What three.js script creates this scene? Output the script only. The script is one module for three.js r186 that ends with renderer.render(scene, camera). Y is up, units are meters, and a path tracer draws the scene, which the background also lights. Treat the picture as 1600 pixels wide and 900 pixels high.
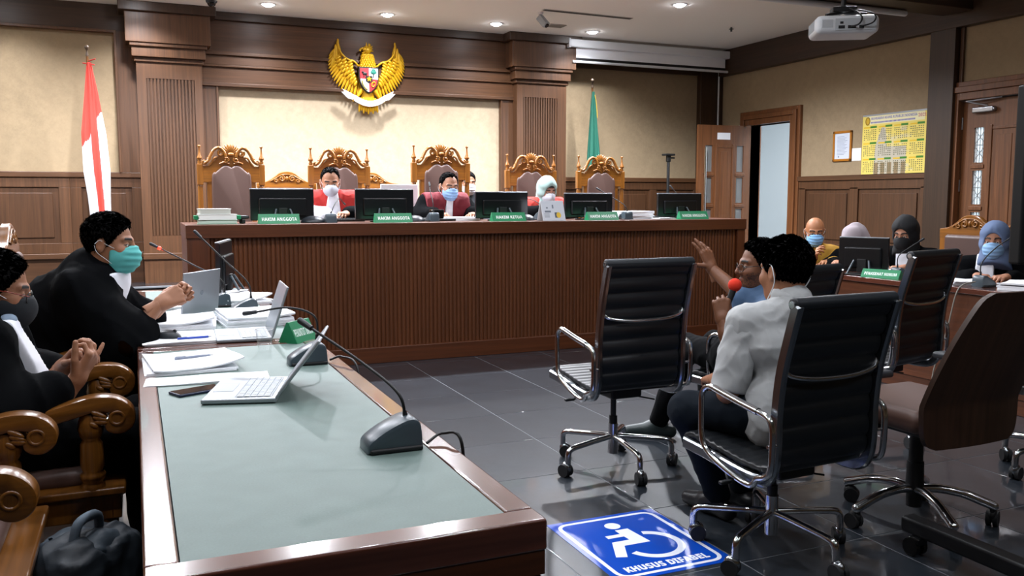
import * as THREE from 'three';
import { RoundedBoxGeometry } from 'three/addons/geometries/RoundedBoxGeometry.js';
import { RectAreaLightUniformsLib } from 'three/addons/lights/RectAreaLightUniformsLib.js';
import * as BGU from 'three/addons/utils/BufferGeometryUtils.js';
import { ImprovedNoise } from 'three/addons/math/ImprovedNoise.js';

// ------------------------------------------------------------------ camera, light, exposure
const scene = new THREE.Scene();
scene.background = new THREE.Color(0x000000);
const camera = new THREE.PerspectiveCamera(2 * Math.atan(450 / 1367) * 180 / Math.PI, 16 / 9, 0.05, 60);
camera.position.set(0, 1.33, 0);
{
  const yaw = 23.3 * Math.PI / 180, pitch = Math.atan(140 / 1367);
  camera.lookAt(Math.sin(yaw) * Math.cos(pitch), 1.33 - Math.sin(pitch), -Math.cos(yaw) * Math.cos(pitch));
}
const renderer = new THREE.WebGLRenderer({ antialias: true });
renderer.toneMapping = THREE.LinearToneMapping;
renderer.toneMappingExposure = 0.57;
renderer.shadowMap.enabled = true;
RectAreaLightUniformsLib.init();
const CEIL = 3.4;
// recessed ceiling downlights, [x, z, candela]
const DOWNLIGHTS = [];
for (const x of [-1.21, 0.10, 1.41, 2.72, 4.05, 5.35]) DOWNLIGHTS.push([x, -9.88, 22]);
for (const x of [-1.21, 0.10, 1.41, 2.72, 4.16, 5.47]) DOWNLIGHTS.push([x, -8.15, 66]);
for (const x of [-1.21, 0.10, 1.41, 2.72]) for (const [z, c] of [[-5.4, 12], [-3.6, 9], [-1.8, 6]]) DOWNLIGHTS.push([x, z, c]);
DOWNLIGHTS.push([5.4, -5.4, 22]);  // added unseen lamp that brightens the right wall
for (const x of [1.41, 2.72, 4.05]) DOWNLIGHTS.push([x, 0.2, 6]);  // added unseen row behind the camera, lifts the dark chair backs
const LIGHT_COLOR = 0xf4f7ff;

// ------------------------------------------------------------------ helpers
let seed = 12345;
const rnd = () => { seed = (seed * 1664525 + 1013904223) >>> 0; return seed / 4294967296; };
const rr = (a, b) => a + (b - a) * rnd();
const V = (x, y, z) => new THREE.Vector3(x, y, z);
const noise3 = new ImprovedNoise();
const fbm = (x, y, z, o = 4) => { let s = 0, a = 0.5; for (let i = 0; i < o; i++) { s += a * noise3.noise(x, y, z); x *= 2.03; y *= 2.03; z *= 2.03; a *= 0.5; } return s; };
const used = {};
function numbered(n) { if (used[n] === undefined) { used[n] = 0; return n; } used[n]++; return n + '_' + String(used[n]).padStart(3, '0'); }
function prep(g) {
  let q = g.index ? g.toNonIndexed() : g;
  for (const k of Object.keys(q.attributes)) if (!['position', 'normal', 'uv', 'color'].includes(k)) q.deleteAttribute(k);
  if (!q.attributes.normal) q.computeVertexNormals();
  if (!q.attributes.uv) q.setAttribute('uv', new THREE.BufferAttribute(new Float32Array(q.attributes.position.count * 2), 2));
  return q;
}
function merge(list) {
  if (!Array.isArray(list)) return list;
  if (list.length === 1) return list[0];
  const l = list.map(prep); const anyC = l.some((g) => g.attributes.color);
  if (!anyC) for (const g of l) g.deleteAttribute('color');
  return BGU.mergeGeometries(l, false);
}
function mesh(name, geo, mat, parent) {
  const m = new THREE.Mesh(merge(geo), mat); m.name = name; m.castShadow = true; m.receiveShadow = true;
  if (parent) parent.add(m);
  return m;
}
function thing(name, label, category, pos = [0, 0, 0], turn = 0, group) {
  const o = new THREE.Group(); o.name = numbered(name); o.position.set(...pos); o.rotation.y = turn;
  o.userData = { label, category }; if (group) o.userData.group = group; scene.add(o); return o;
}
function single(name, label, category, geo, mat, pos = [0, 0, 0], turn = 0, group) {
  const m = mesh(numbered(name), geo, mat, scene); m.position.set(...pos); m.rotation.y = turn;
  m.userData = { label, category }; if (group) m.userData.group = group; return m;
}
function copy(o, pos, turn, label) {
  const c = o.clone(); c.name = numbered(o.name.replace(/_\d{3}$/, '')); c.userData = { ...o.userData };
  c.position.set(...pos); c.rotation.y = turn; if (label) c.userData.label = label; scene.add(c); return c;
}
function struct(name, geo, mat) { const m = mesh(name, geo, mat, scene); m.userData.kind = 'structure'; return m; }
function structGroup(name) { const g = new THREE.Group(); g.name = name; g.userData.kind = 'structure'; scene.add(g); return g; }
// box centred at x,y,z
function box(w, h, d, x = 0, y = 0, z = 0) { const g = new THREE.BoxGeometry(w, h, d); g.translate(x, y, z); return g; }
function rbox(w, h, d, x = 0, y = 0, z = 0, r = 0.006, s = 1) { const g = new RoundedBoxGeometry(w, h, d, s, Math.min(r, w / 2.01, h / 2.01, d / 2.01)); g.translate(x, y, z); return g; }
// box from min and max corner
function bb(x0, x1, y0, y1, z0, z1, r = 0) { const a = [Math.abs(x1 - x0), Math.abs(y1 - y0), Math.abs(z1 - z0), (x0 + x1) / 2, (y0 + y1) / 2, (z0 + z1) / 2]; return r ? rbox(...a, r) : box(...a); }
function cyl(r0, r1, h, x = 0, y = 0, z = 0, seg = 16) { const g = new THREE.CylinderGeometry(r1, r0, h, seg); g.translate(x, y, z); return g; }
function cylX(r, len, x, y, z, seg = 16) { const g = new THREE.CylinderGeometry(r, r, len, seg); g.rotateZ(Math.PI / 2); g.translate(x, y, z); return g; }
function cylZ(r, len, x, y, z, seg = 16) { const g = new THREE.CylinderGeometry(r, r, len, seg); g.rotateX(Math.PI / 2); g.translate(x, y, z); return g; }
function ball(rx, ry, rz, x, y, z, s = 14) { const g = new THREE.SphereGeometry(1, s, Math.round(s * 0.7)); g.scale(rx, ry, rz); g.translate(x, y, z); return g; }
function lathe(pts, x = 0, y = 0, z = 0, seg = 18) { const g = new THREE.LatheGeometry(pts.map((p) => new THREE.Vector2(p[0], p[1])), seg); g.translate(x, y, z); return g; }
function tube(pts, r, seg = 24, rad = 8, closed = false) {
  const c = new THREE.CatmullRomCurve3(pts.map((p) => (p.isVector3 ? p : V(...p))), closed, 'catmullrom', 0.5);
  return new THREE.TubeGeometry(c, seg, r, rad, closed);
}
// capsule between two points
function rod(a, b, r, seg = 8) { const A = V(...a), B = V(...b), d = B.clone().sub(A), L = d.length(); const g = new THREE.CylinderGeometry(r, r, L, seg); g.applyQuaternion(new THREE.Quaternion().setFromUnitVectors(V(0, 1, 0), d.normalize())); const m = A.add(B).multiplyScalar(0.5); g.translate(m.x, m.y, m.z); return g; }
function taper(a, b, r0, r1, seg = 10) { const A = V(...a), B = V(...b), d = B.clone().sub(A), L = d.length(); const g = new THREE.CylinderGeometry(r1, r0, L, seg); g.applyQuaternion(new THREE.Quaternion().setFromUnitVectors(V(0, 1, 0), d.normalize())); const m = A.add(B).multiplyScalar(0.5); g.translate(m.x, m.y, m.z); return g; }
function shape(pts) { const s = new THREE.Shape(); pts.forEach((p, i) => (i ? s.lineTo(p[0], p[1]) : s.moveTo(p[0], p[1]))); s.closePath(); return s; }
function extrude(s, depth, bevel = 0, x = 0, y = 0, z = 0, bs = 1) {
  const g = new THREE.ExtrudeGeometry(s, { depth: depth - 2 * bevel, bevelEnabled: bevel > 0, bevelThickness: bevel, bevelSize: bevel, bevelSegments: bs, curveSegments: 16 });
  g.translate(x, y, z + bevel); return BGU.toCreasedNormals(g, 0.55);
}
function smoothPts(pts, n = 40, closed = false) { return new THREE.CatmullRomCurve3(pts.map((p) => V(p[0], p[1], 0)), closed, 'catmullrom', 0.5).getPoints(n).map((p) => [p.x, p.y]); }
// uv in metres on every face; grain: the axis along which the wood runs (texture v)
function uvm(list, grain = 'y', s = 1) {
  const g = prep(merge(Array.isArray(list) ? list : [list])); const p = g.attributes.position, n = g.attributes.normal, uv = g.attributes.uv;
  const A = { x: 0, y: 1, z: 2 }[grain]; const ox = rnd() * 7, oy = rnd() * 7;
  for (let t = 0; t < p.count; t += 3) {
    let nx = 0, ny = 0, nz = 0; for (let k = 0; k < 3; k++) { nx += Math.abs(n.getX(t + k)); ny += Math.abs(n.getY(t + k)); nz += Math.abs(n.getZ(t + k)); }
    const D = nx > ny && nx > nz ? 0 : ny > nz ? 1 : 2;
    let va = A, ua = 3 - A - D; if (A === D) { va = (D + 1) % 3; ua = (D + 2) % 3; }
    for (let k = 0; k < 3; k++) { const q = [p.getX(t + k), p.getY(t + k), p.getZ(t + k)]; uv.setXY(t + k, (q[ua] + ox) * s, (q[va] + oy) * s); }
  }
  return g;
}
// ------------------------------------------------------------------ textures
function dataTex(n, fn, srgb = true) {
  const d = new Uint8Array(n * n * 4);
  for (let j = 0; j < n; j++) for (let i = 0; i < n; i++) { const c = fn(i / n, j / n); const o = (j * n + i) * 4; for (let k = 0; k < 3; k++) d[o + k] = Math.max(0, Math.min(255, Math.round((c.length ? c[k] : c) * 255))); d[o + 3] = 255; }
  const t = new THREE.DataTexture(d, n, n); t.wrapS = t.wrapT = THREE.RepeatWrapping; t.magFilter = THREE.LinearFilter; t.minFilter = THREE.LinearMipmapLinearFilter; t.generateMipmaps = true;
  if (srgb) t.colorSpace = THREE.SRGBColorSpace; t.needsUpdate = true; return t;
}
// periodic noise on the unit square
function pn(u, v, fu, fv, z = 0) {
  const a = (x, y) => noise3.noise(x * fu, y * fv, z);
  const w = (t) => t; const x = u, y = v;
  return (a(x, y) * (1 - w(x)) + a(x - 1, y) * x) * (1 - y) + (a(x, y - 1) * (1 - x) + a(x - 1, y - 1) * x) * y;
}
const grainTex = dataTex(512, (u, v) => {
  const wob = pn(u, v, 3, 2, 4.2) * 0.02;
  const g = 0.84 + 0.16 * pn(u + wob, v, 40, 2, 1.3) + 0.14 * pn(u + wob, v, 110, 5, 7.7) + 0.08 * pn(u, v, 9, 1.5, 2.2) + 0.05 * pn(u, v, 180, 24, 5.1);
  return Math.min(1, g);
});
const paperTex = dataTex(512, (u, v) => {
  const g = 0.93 + 0.05 * pn(u, v, 6, 6, 1.1) + 0.045 * pn(u, v, 16, 16, 3.1) + 0.035 * pn(u, v, 48, 48, 5.5) + 0.03 * pn(u, v, 120, 120, 8.5);
  return [g, g * 0.995, g * 0.98];
});
const stoneTex = dataTex(512, (u, v) => {
  const g = 0.86 + 0.12 * pn(u, v, 5, 5, 2.1) + 0.08 * pn(u, v, 20, 20, 6.1) + 0.10 * pn(u, v, 150, 150, 9.5);
  return [g, g, g];
});
const clothTex = dataTex(256, (u, v) => 0.9 + 0.06 * pn(u, v, 90, 90, 2.1) + 0.05 * pn(u, v, 6, 6, 3.3));
const smudgeTex = dataTex(256, (u, v) => 0.5 + 0.25 * pn(u, v, 4, 4, 2.7) + 0.2 * pn(u, v, 14, 14, 5.7), false);
function tex(t, rx, ry = rx) { const c = t.clone(); c.repeat.set(rx, ry); c.needsUpdate = true; return c; }
const gW = tex(grainTex, 1.1, 0.55), pW = tex(paperTex, 0.9), sW = tex(stoneTex, 1 / 0.9), cW = tex(clothTex, 3);
function M(color, rough = 0.6, o = {}) { return new THREE.MeshStandardMaterial({ color, roughness: rough, ...o }); }
function MP(color, rough = 0.6, o = {}) { return new THREE.MeshPhysicalMaterial({ color, roughness: rough, ...o }); }
const mat = {
  panelWood: M(0x66442b, 0.42, { map: gW }),
  panelWoodB: M(0x5f3f28, 0.42, { map: gW }),
  darkWood: M(0x46301f, 0.45, { map: gW }),
  benchWood: M(0x5f3218, 0.38, { map: gW }),
  benchRib: M(0x643617, 0.45, { map: gW }),
  tableWood: MP(0x6a3a2b, 0.25, { map: gW, clearcoat: 1, clearcoatRoughness: 0.09 }),
  doorWood: M(0x83522f, 0.4, { map: gW }),
  chairWood: MP(0xa0641f, 0.33, { map: gW, clearcoat: 0.35, clearcoatRoughness: 0.25 }),
  armWood: MP(0x86531c, 0.3, { map: gW, clearcoat: 0.5, clearcoatRoughness: 0.2 }),
  brownLeather: M(0x57413a, 0.45),
  cream: M(0xbeac92, 0.85, { map: pW }),
  tan: M(0xa38f72, 0.85, { map: pW }),
  ceiling: M(0xf0ece6, 0.9),
  tile: MP(0x30363d, 0.36, { map: sW, clearcoat: 0.85, clearcoatRoughness: 0.06, specularIntensity: 0.5 }),
  grout: M(0x6f7377, 0.85),
  inlay: M(0x70857f, 0.55, { map: cW }),
  black: M(0x0c0d0f, 0.5), blackGloss: M(0x08090a, 0.18), blackMatte: M(0x101113, 0.8),
  darkPlastic: M(0x24282c, 0.45), greyPlastic: M(0x4b555c, 0.4),
  chrome: M(0xd8dadd, 0.12, { metalness: 1 }), steel: M(0xa9adb2, 0.3, { metalness: 1 }), frameMetal: M(0xa4a9ae, 0.2, { metalness: 1 }),
  whitePlastic: M(0xe4e7ea, 0.4), white: M(0xf2f4f8, 0.75), offWhite: M(0xdadde0, 0.7),
  paper: M(0xf4f6fa, 0.85), silver: M(0xa2a8ae, 0.38, { metalness: 0.6 }),
  robe: MP(0x060709, 0.9, { specularIntensity: 0.12 }), navy: M(0x1b2128, 0.8), green: M(0x0a7a4c, 0.45), gold: MP(0xd6a518, 0.4, { metalness: 0.3 }),
  rubber: M(0x141517, 0.6), glassDark: M(0x050607, 0.08),
  red: M(0xad2620, 0.85), maroon: M(0x6e1622, 0.8),
};
function canvasTex(w, h, draw) { const c = document.createElement('canvas'); c.width = w; c.height = h; const x = c.getContext('2d'); draw(x, w, h); const t = new THREE.CanvasTexture(c); t.colorSpace = THREE.SRGBColorSpace; t.anisotropy = 8; return t; }
// ------------------------------------------------------------------ room shell
const XL = -2.6, XR = 7.81, ZB = -10.6, ZF = 5.0, T = 0.16;
{ // floor: slab, tiles as pieces in the part of the room that is in view
  const fl = structGroup('floor');
  mesh('slab', uvm([bb(XL - T, XR + T, -0.2, -0.0016, ZB - T, ZF + T)], 'z'), mat.grout, fl);
  const s = 0.6, gap = 0.005, variants = [];
  for (let k = 0; k < 3; k++) {
    const g = uvm([rbox(s - gap, 0.012, s - gap, 0, -0.006, 0, 0.0015)], 'z'); variants.push(g);
  }
  const tint = [mat.tile, mat.tile.clone(), mat.tile.clone()]; tint[1].color.set(0x2d333a); tint[2].color.set(0x333940);
  const far = [];
  for (let i = -8; i < 10; i++) for (let j = -10; j < 16; j++) {
    const x0 = 2.0 + 0.6 * i, z0 = -4.31 + 0.6 * j, cx = x0 + 0.3, cz = z0 + 0.3;
    const xa = Math.max(x0, XL), xb = Math.min(x0 + s, XR), za = Math.max(z0, ZB), zb = Math.min(z0 + s, ZF);
    if (xb - xa < 0.05 || zb - za < 0.05) continue;
    const near = cz > -7.1 && cz < -0.9 && cx > -1.3;
    if (near && xb - xa > 0.59 && zb - za > 0.59) { const m = mesh('tile', variants[Math.floor(rnd() * 3)], tint[Math.floor(rnd() * 3)], fl); m.position.set(cx, 0, cz); m.rotation.y = Math.floor(rnd() * 2) * Math.PI; } else far.push(rbox(xb - xa - gap, 0.012, zb - za - gap, (xa + xb) / 2, -0.006, (za + zb) / 2, 0.0015));
  }
  const rest = mesh('floor_tiles', uvm(far, 'z'), mat.tile, fl); rest.userData.kind = 'stuff';
}
struct('ceiling', [bb(XL - T, XR + T, CEIL, CEIL + 0.2, ZB - T, ZF + T)], mat.ceiling);
struct('wall_left', uvm([bb(XL - T, XL, 0, CEIL, ZB - T, ZF + T)]), mat.tan);
struct('wall_front', uvm([bb(XL, XR, 0, CEIL, ZF, ZF + T)]), mat.tan);
struct('wall_back', uvm([bb(XL, XR + T, 0, CEIL, ZB - T, ZB)]), mat.tan);
// right wall with two door openings
const D1 = { z0: -9.86, z1: -9.03, h: 2.32 }, D2 = { z0: -6.52, z1: -5.56, h: 2.32 };
struct('wall_right', uvm([
  bb(XR, XR + T, 0, CEIL, ZB, D1.z0), bb(XR, XR + T, D1.h, CEIL, D1.z0, D1.z1), bb(XR, XR + T, 0, CEIL, D1.z1, D2.z0),
  bb(XR, XR + T, D2.h, CEIL, D2.z0, D2.z1), bb(XR, XR + T, 0, CEIL, D2.z1, ZF)]), mat.tan);
{ // corridor behind the right wall
  const cw = M(0xe9eef0, 0.9);
  struct('wall_corridor', [bb(9.7, 9.82, 0, 2.9, -12, -3.5), bb(XR + T, 9.7, 0, 2.9, -12.1, -12), bb(XR + T, 9.7, 0, 2.9, -3.5, -3.4), bb(XR + T, XR + T + 0.02, 0, 2.9, -12, D1.z0 - 0.12), bb(XR + T, XR + T + 0.02, 0, 2.9, D1.z1 + 0.12, D2.z0 - 0.1), bb(XR + T, XR + T + 0.02, 0, 2.9, D2.z1 + 0.1, -3.5)], cw);
  struct('ceiling_corridor', [bb(XR + T, 9.82, 2.9, 3.0, -12.1, -3.4)], cw);
  struct('floor_corridor', [bb(XR + T, 9.82, -0.2, 0, -12.1, -3.4)], M(0xb8bcbd, 0.4));
  for (const [z, lab] of [[-9.3, 'long ceiling light panel in the corridor beyond the open door'], [-6.2, 'long ceiling light panel in the corridor behind the closed door']]) {
    const p = thing('corridor_light', lab, 'ceiling light', [8.85, 2.9, z]);
    mesh('frame', [bb(-0.32, 0.32, -0.03, 0, -0.62, -0.6), bb(-0.32, 0.32, -0.03, 0, 0.6, 0.62), bb(-0.32, -0.3, -0.03, 0, -0.6, 0.6), bb(0.3, 0.32, -0.03, 0, -0.6, 0.6)], mat.whitePlastic, p);
    mesh('diffuser', [bb(-0.3, 0.3, -0.02, -0.012, -0.6, 0.6)], M(0xffffff, 0.6, { emissive: 0xeaf4ff, emissiveIntensity: 1.5 }), p);
    const a = new THREE.RectAreaLight(0xf0f4fa, z < -8 ? 36 : 70, 0.6, 1.2); a.position.set(0, -0.035, 0); a.rotation.x = -Math.PI / 2; p.add(a);
  }
}
// ---- panelling of the back wall
function panelField(parent, x0, x1, y0, y1, z, n, w = mat.panelWood) { // stiles and rails around n raised panels, facing +z
  const st = 0.11, W = (x1 - x0 - st * (n + 1)) / n; const fr = [];
  fr.push(bb(x0, x1, y0, y0 + st, z, z + 0.028, 0.004), bb(x0, x1, y1 - st, y1, z, z + 0.028, 0.004));
  for (let i = 0; i <= n; i++) { const a = x0 + i * (W + st); fr.push(bb(a, a + st, y0 + st, y1 - st, z, z + 0.0275, 0.004)); }
  mesh('panel_frame', uvm(fr), w, parent);
  for (let i = 0; i < n; i++) {
    const a = x0 + st + i * (W + st), b = a + W, c = y0 + st, d = y1 - st;
    mesh('panel', uvm([bb(a, b, c, d, z, z + 0.008), bb(a + 0.06, b - 0.06, c + 0.06, d - 0.06, z + 0.004, z + 0.024, 0.008)]), w === mat.panelWood ? mat.panelWoodB : w, parent);
  }
}
{
  const bw = structGroup('trim_back_left');
  panelField(bw, -2.6, -0.62, 0.74, 1.56, ZB, 2); panelField(bw, -0.62, 0.1, 0.74, 1.56, ZB, 1);
  mesh('top_rail', uvm([bb(-2.6, 0.1, 1.555, 1.615, ZB, ZB + 0.05, 0.008)], 'x'), mat.panelWood, bw);
  mesh('chair_rail', uvm([bb(-2.6, 0.1, 0.68, 0.74, ZB, ZB + 0.06, 0.008)], 'x'), mat.panelWood, bw);
  mesh('lower_panel', uvm([bb(-2.6, 0.1, 0.38, 0.68, ZB, ZB + 0.02)], 'x'), mat.panelWoodB, bw);
  mesh('upper_panel', uvm([bb(-2.6, 0.1, 3.12, CEIL, ZB, ZB + 0.05)], 'x'), mat.darkWood, bw);
  mesh('side_stile', uvm([bb(-0.11, 0.1, 1.61, 3.13, ZB, ZB + 0.05, 0.005)]), mat.panelWood, bw);
  mesh('bead', uvm([bb(-2.6, -0.1, 3.10, 3.13, ZB, ZB + 0.065, 0.005), bb(-0.125, -0.1, 1.61, 3.11, ZB, ZB + 0.065, 0.005)]), mat.panelWood, bw);
}
{
  const br = structGroup('trim_back_right');
  panelField(br, 5.2, 7.5, 0.74, 1.56, ZB, 3, mat.panelWoodB);
  mesh('top_rail', uvm([bb(5.2, 7.5, 1.555, 1.615, ZB, ZB + 0.05, 0.008)], 'x'), mat.panelWood, br);
  mesh('lower_panel', uvm([bb(5.2, 7.5, 0, 0.74, ZB, ZB + 0.02)], 'x'), mat.panelWoodB, br);
  mesh('upper_panel', uvm([bb(5.2, 7.81, 3.06, CEIL, ZB, ZB + 0.05)], 'x'), mat.darkWood, br);
  mesh('corner_post', uvm([bb(7.43, 7.81, 0, CEIL, ZB, ZB + 0.10, 0.006)]), mat.darkWood, br);
}
{ // centre bay between the pilasters
  const c = structGroup('trim_centre'); const zc = ZB + 0.02;
  mesh('cream_panel', uvm([bb(0.9, 4.4, 0.4, 2.6, ZB, zc)]), mat.cream, c);
  mesh('frieze', uvm([bb(0.7, 4.75, 2.6, CEIL, ZB, zc + 0.06)], 'x'), mat.panelWood, c);
  for (const [y0, y1, o] of [[2.585, 2.625, 0.09], [2.80, 2.825, 0.085], [2.825, 2.93, 0.07], [2.93, 2.965, 0.10], [3.31, 3.4, 0.12]]) mesh('moulding', uvm([bb(0.7, 4.75, y0, y1, ZB, zc + o, 0.006)], 'x'), y0 > 3.2 ? mat.darkWood : mat.panelWood, c);
  for (const [a, b] of [[0.74, 0.92], [4.38, 4.70]]) mesh('side_stile', uvm([bb(a, b, 0.4, 2.6, ZB, zc + 0.06, 0.005)]), mat.panelWood, c);
  mesh('bead', uvm([bb(0.905, 0.93, 0.4, 2.6, ZB, zc + 0.075, 0.005), bb(4.37, 4.395, 0.4, 2.6, ZB, zc + 0.075, 0.005)]), mat.panelWood, c);
}
function pilaster(name, x0, x1, f0, f1) {
  const p = structGroup(name); const zf = ZB + 0.22, o = 0.075;
  mesh('shaft', uvm([bb(x0, f0, 0, 2.80, ZB, zf), bb(f1, x1, 0, 2.80, ZB, zf), bb(f0, f1, 0, 0.92, ZB, zf), bb(f0, f1, 2.62, 2.80, ZB, zf), bb(f0, f1, 0.9, 2.64, ZB, zf - 0.02)]), mat.panelWood, p);
  const n = Math.round((f1 - f0) / 0.034), w = (f1 - f0) / n, ribs = [];
  for (let i = 0; i < n; i++) ribs.push(bb(f0 + w * (i + 0.18), f0 + w * (i + 0.82), 0.92, 2.62, zf - 0.021, zf - 0.002, 0.004));
  const r = mesh('fluted_inset', uvm(ribs), mat.panelWoodB, p); r.userData.kind = 'stuff';
  mesh('neck_block', uvm([bb(x0 - o * 0.55, x1 + o * 0.55, 2.84, 2.95, ZB, zf + 0.05, 0.006)]), mat.panelWood, p);
  mesh('neck_bead', uvm([bb(x0 - 0.02, x1 + 0.02, 2.79, 2.84, ZB, zf + 0.02, 0.008), bb(x0 - o * 0.8, x1 + o * 0.8, 2.945, 2.99, ZB, zf + 0.075, 0.01)]), mat.panelWoodB, p);
  mesh('cap_block', uvm([bb(x0 - o * 1.3, x1 + o * 1.3, 2.985, 3.31, ZB, zf + 0.09, 0.006)]), mat.panelWood, p);
  mesh('cornice', uvm([bb(x0 - o * 2.1, x1 + o * 2.1, 3.3, CEIL, ZB, zf + 0.14, 0.008)]), mat.darkWood, p);
  mesh('chair_rail', uvm([bb(x0 - 0.01, x1 + 0.01, 0.66, 0.73, ZB, zf + 0.02, 0.008)], 'x'), mat.panelWood, p);
}
pilaster('pilaster', 0.085, 0.75, 0.18, 0.67);
pilaster('pilaster_001', 4.54, 5.24, 4.63, 5.11);
{ // raised floor behind the bench
  const d = structGroup('dais');
  mesh('dais_floor', uvm([bb(-2.6, 5.6, 0, 0.4, ZB, -9.98, 0.004), bb(0.36, 5.38, 0, 0.4, -9.98, -6.95, 0.004)], 'z'), mat.tile, d);
  mesh('nosing', uvm([bb(-2.6, 0.36, 0.385, 0.405, -9.99, -9.95, 0.004)], 'x'), mat.grout, d);
}
// ---- right wall
{
  const w = structGroup('trim_right'); const x1 = XR, x0 = XR - 0.03;
  const rail = (y0, y1, o, m, n, a = -8.86, b = -6.85) => mesh(n, uvm([bb(XR - o, XR, y0, y1, a, b, 0.005)], 'z'), m, w);
  rail(1.545, 1.605, 0.05, mat.panelWood, 'top_rail'); rail(0, 0.12, 0.03, mat.panelWoodB, 'base_rail');
  mesh('panel_back', uvm([bb(XR - 0.008, XR, 0.1, 1.56, -8.86, -6.85)]), mat.panelWoodB, w);
  const st = [bb(x0, x1, 1.44, 1.56, -8.86, -6.85, 0.004), bb(x0, x1, 0.66, 0.78, -8.86, -6.85, 0.004)];
  for (const z of [-8.86, -7.98, -6.96]) st.push(bb(x0, x1, 0.12, 1.46, z, z + 0.13, 0.004));
  mesh('panel_frame', uvm(st), mat.panelWood, w);
  for (const [a, b] of [[-8.73, -7.98], [-7.85, -6.96]]) for (const [c, d] of [[0.78, 1.44], [0.12, 0.66]]) mesh('panel', uvm([bb(XR - 0.024, XR, c + 0.05, d - 0.05, a + 0.05, b - 0.05, 0.008)]), mat.panelWoodB, w);
  mesh('cornice', uvm([bb(XR - 0.10, XR, 3.05, CEIL, ZB + 0.1, ZF, 0.006)], 'z'), mat.darkWood, w);
  mesh('wall_pilaster', uvm([bb(XR - 0.09, XR, 0, 3.06, -6.87, -6.56, 0.006)]), mat.darkWood, w);
  mesh('wall_bead', uvm([bb(XR - 0.03, XR, 2.5, 3.06, -6.55, -6.51, 0.004)]), mat.panelWood, w);
  const b = structGroup('ceiling_beam');
  mesh('beam', uvm([bb(XL, XR - 0.1, 3.19, CEIL, -6.72, -6.36, 0.006)], 'x'), mat.darkWood, b);
}
function doorFrame(name, D, wL, wR) {
  const f = structGroup(name); const layers = [[0, 0.045, 0], [0.05, 0.075, 0.045], [0.105, 0.05, 0.12]];
  const L = [];
  for (const [o, th, s] of [[0.0, 0.05, 0.075], [0.075, 0.07, 0.06], [0.135, 0.045, 0.05]]) {
    L.push(bb(XR - th, XR + T + 0.02, 0, D.h + o + s, D.z0 - o - s, D.z0 - o, 0.006), bb(XR - th, XR + T + 0.02, 0, D.h + o + s, D.z1 + o, D.z1 + o + s, 0.006), bb(XR - th, XR + T + 0.02, D.h + o, D.h + o + s, D.z0 - o, D.z1 + o, 0.006));
  }
  mesh('door_frame', uvm(L), mat.doorWood, f);
  return f;
}
doorFrame('trim_door_1', D1); doorFrame('trim_door_2', D2);
// door leaf, hinge at local x=0, leaf runs to +x, thickness along z, front face +z
const slitGlass = MP(0xf4fafc, 0.35, { transmission: 0.85, thickness: 0 });
function doorLeaf(name, W, H) {
  const d = structGroup(name); const th = 0.045; const rows = [[2.03, 1.68], [1.60, 1.26], [1.18, 0.82], [0.74, 0.40]];
  const c1 = W * 0.20, c2 = W * 0.80, hw = 0.055;
  const xs = [0, c1 - hw, c1 + hw, c2 - hw, c2 + hw, W]; const parts = [bb(xs[0], xs[1], 0, H, -th / 2, th / 2), bb(xs[2], xs[3], 0, H, -th / 2, th / 2), bb(xs[4], xs[5], 0, H, -th / 2, th / 2)];
  for (const c of [c1, c2]) { let y = H; for (const [a, b] of rows) { parts.push(bb(c - hw, c + hw, a, y, -th / 2, th / 2)); y = b; } parts.push(bb(c - hw, c + hw, 0, y, -th / 2, th / 2)); }
  mesh('leaf', uvm(parts), mat.doorWood, d);
  const mould = [];
  for (const s of [1, -1]) { const z = s * th / 2; const a = W * 0.36, b = W * 0.64; mould.push(bb(a - 0.03, a, 0.25, 2.05, z - 0.012, z + 0.012, 0.006), bb(b, b + 0.03, 0.25, 2.05, z - 0.012, z + 0.012, 0.006), bb(a, b, 2.0, 2.03, z - 0.01, z + 0.01, 0.006), bb(a + 0.05, b - 0.05, 0.35, 1.95, z - 0.006, z + 0.006, 0.004)); for (const c of [c1, c2]) for (const y of [1.64, 1.22, 0.78]) mould.push(bb(c - 0.075, c + 0.075, y - 0.02, y + 0.02, z - 0.012, z + 0.012, 0.005)); }
  mesh('moulding', uvm(mould), mat.doorWood, d);
  for (const c of [c1, c2]) for (const [a, b] of rows) {
    const p = mesh('pane', [bb(c - hw, c + hw, b, a, -0.004, 0.004)], slitGlass, d);
    const m = (a + b) / 2, t = 0.004, L = []; for (const s of [-1, 1]) { L.push(rod([c + s * 0.03, b, 0], [c + s * 0.03, a, 0], t, 5), rod([c - 0.05, m + s * 0.02, 0], [c + 0.05, m + s * 0.14, 0], t, 5), rod([c + 0.05, m + s * 0.02, 0], [c - 0.05, m + s * 0.14, 0], t, 5)); } L.push(rod([c, b, 0], [c, a, 0], t, 5), rod([c - 0.05, m, 0], [c + 0.05, m, 0], t, 5));
    mesh('glazing_bar', L, mat.darkPlastic, p);
  }
  return d;
}
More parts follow.
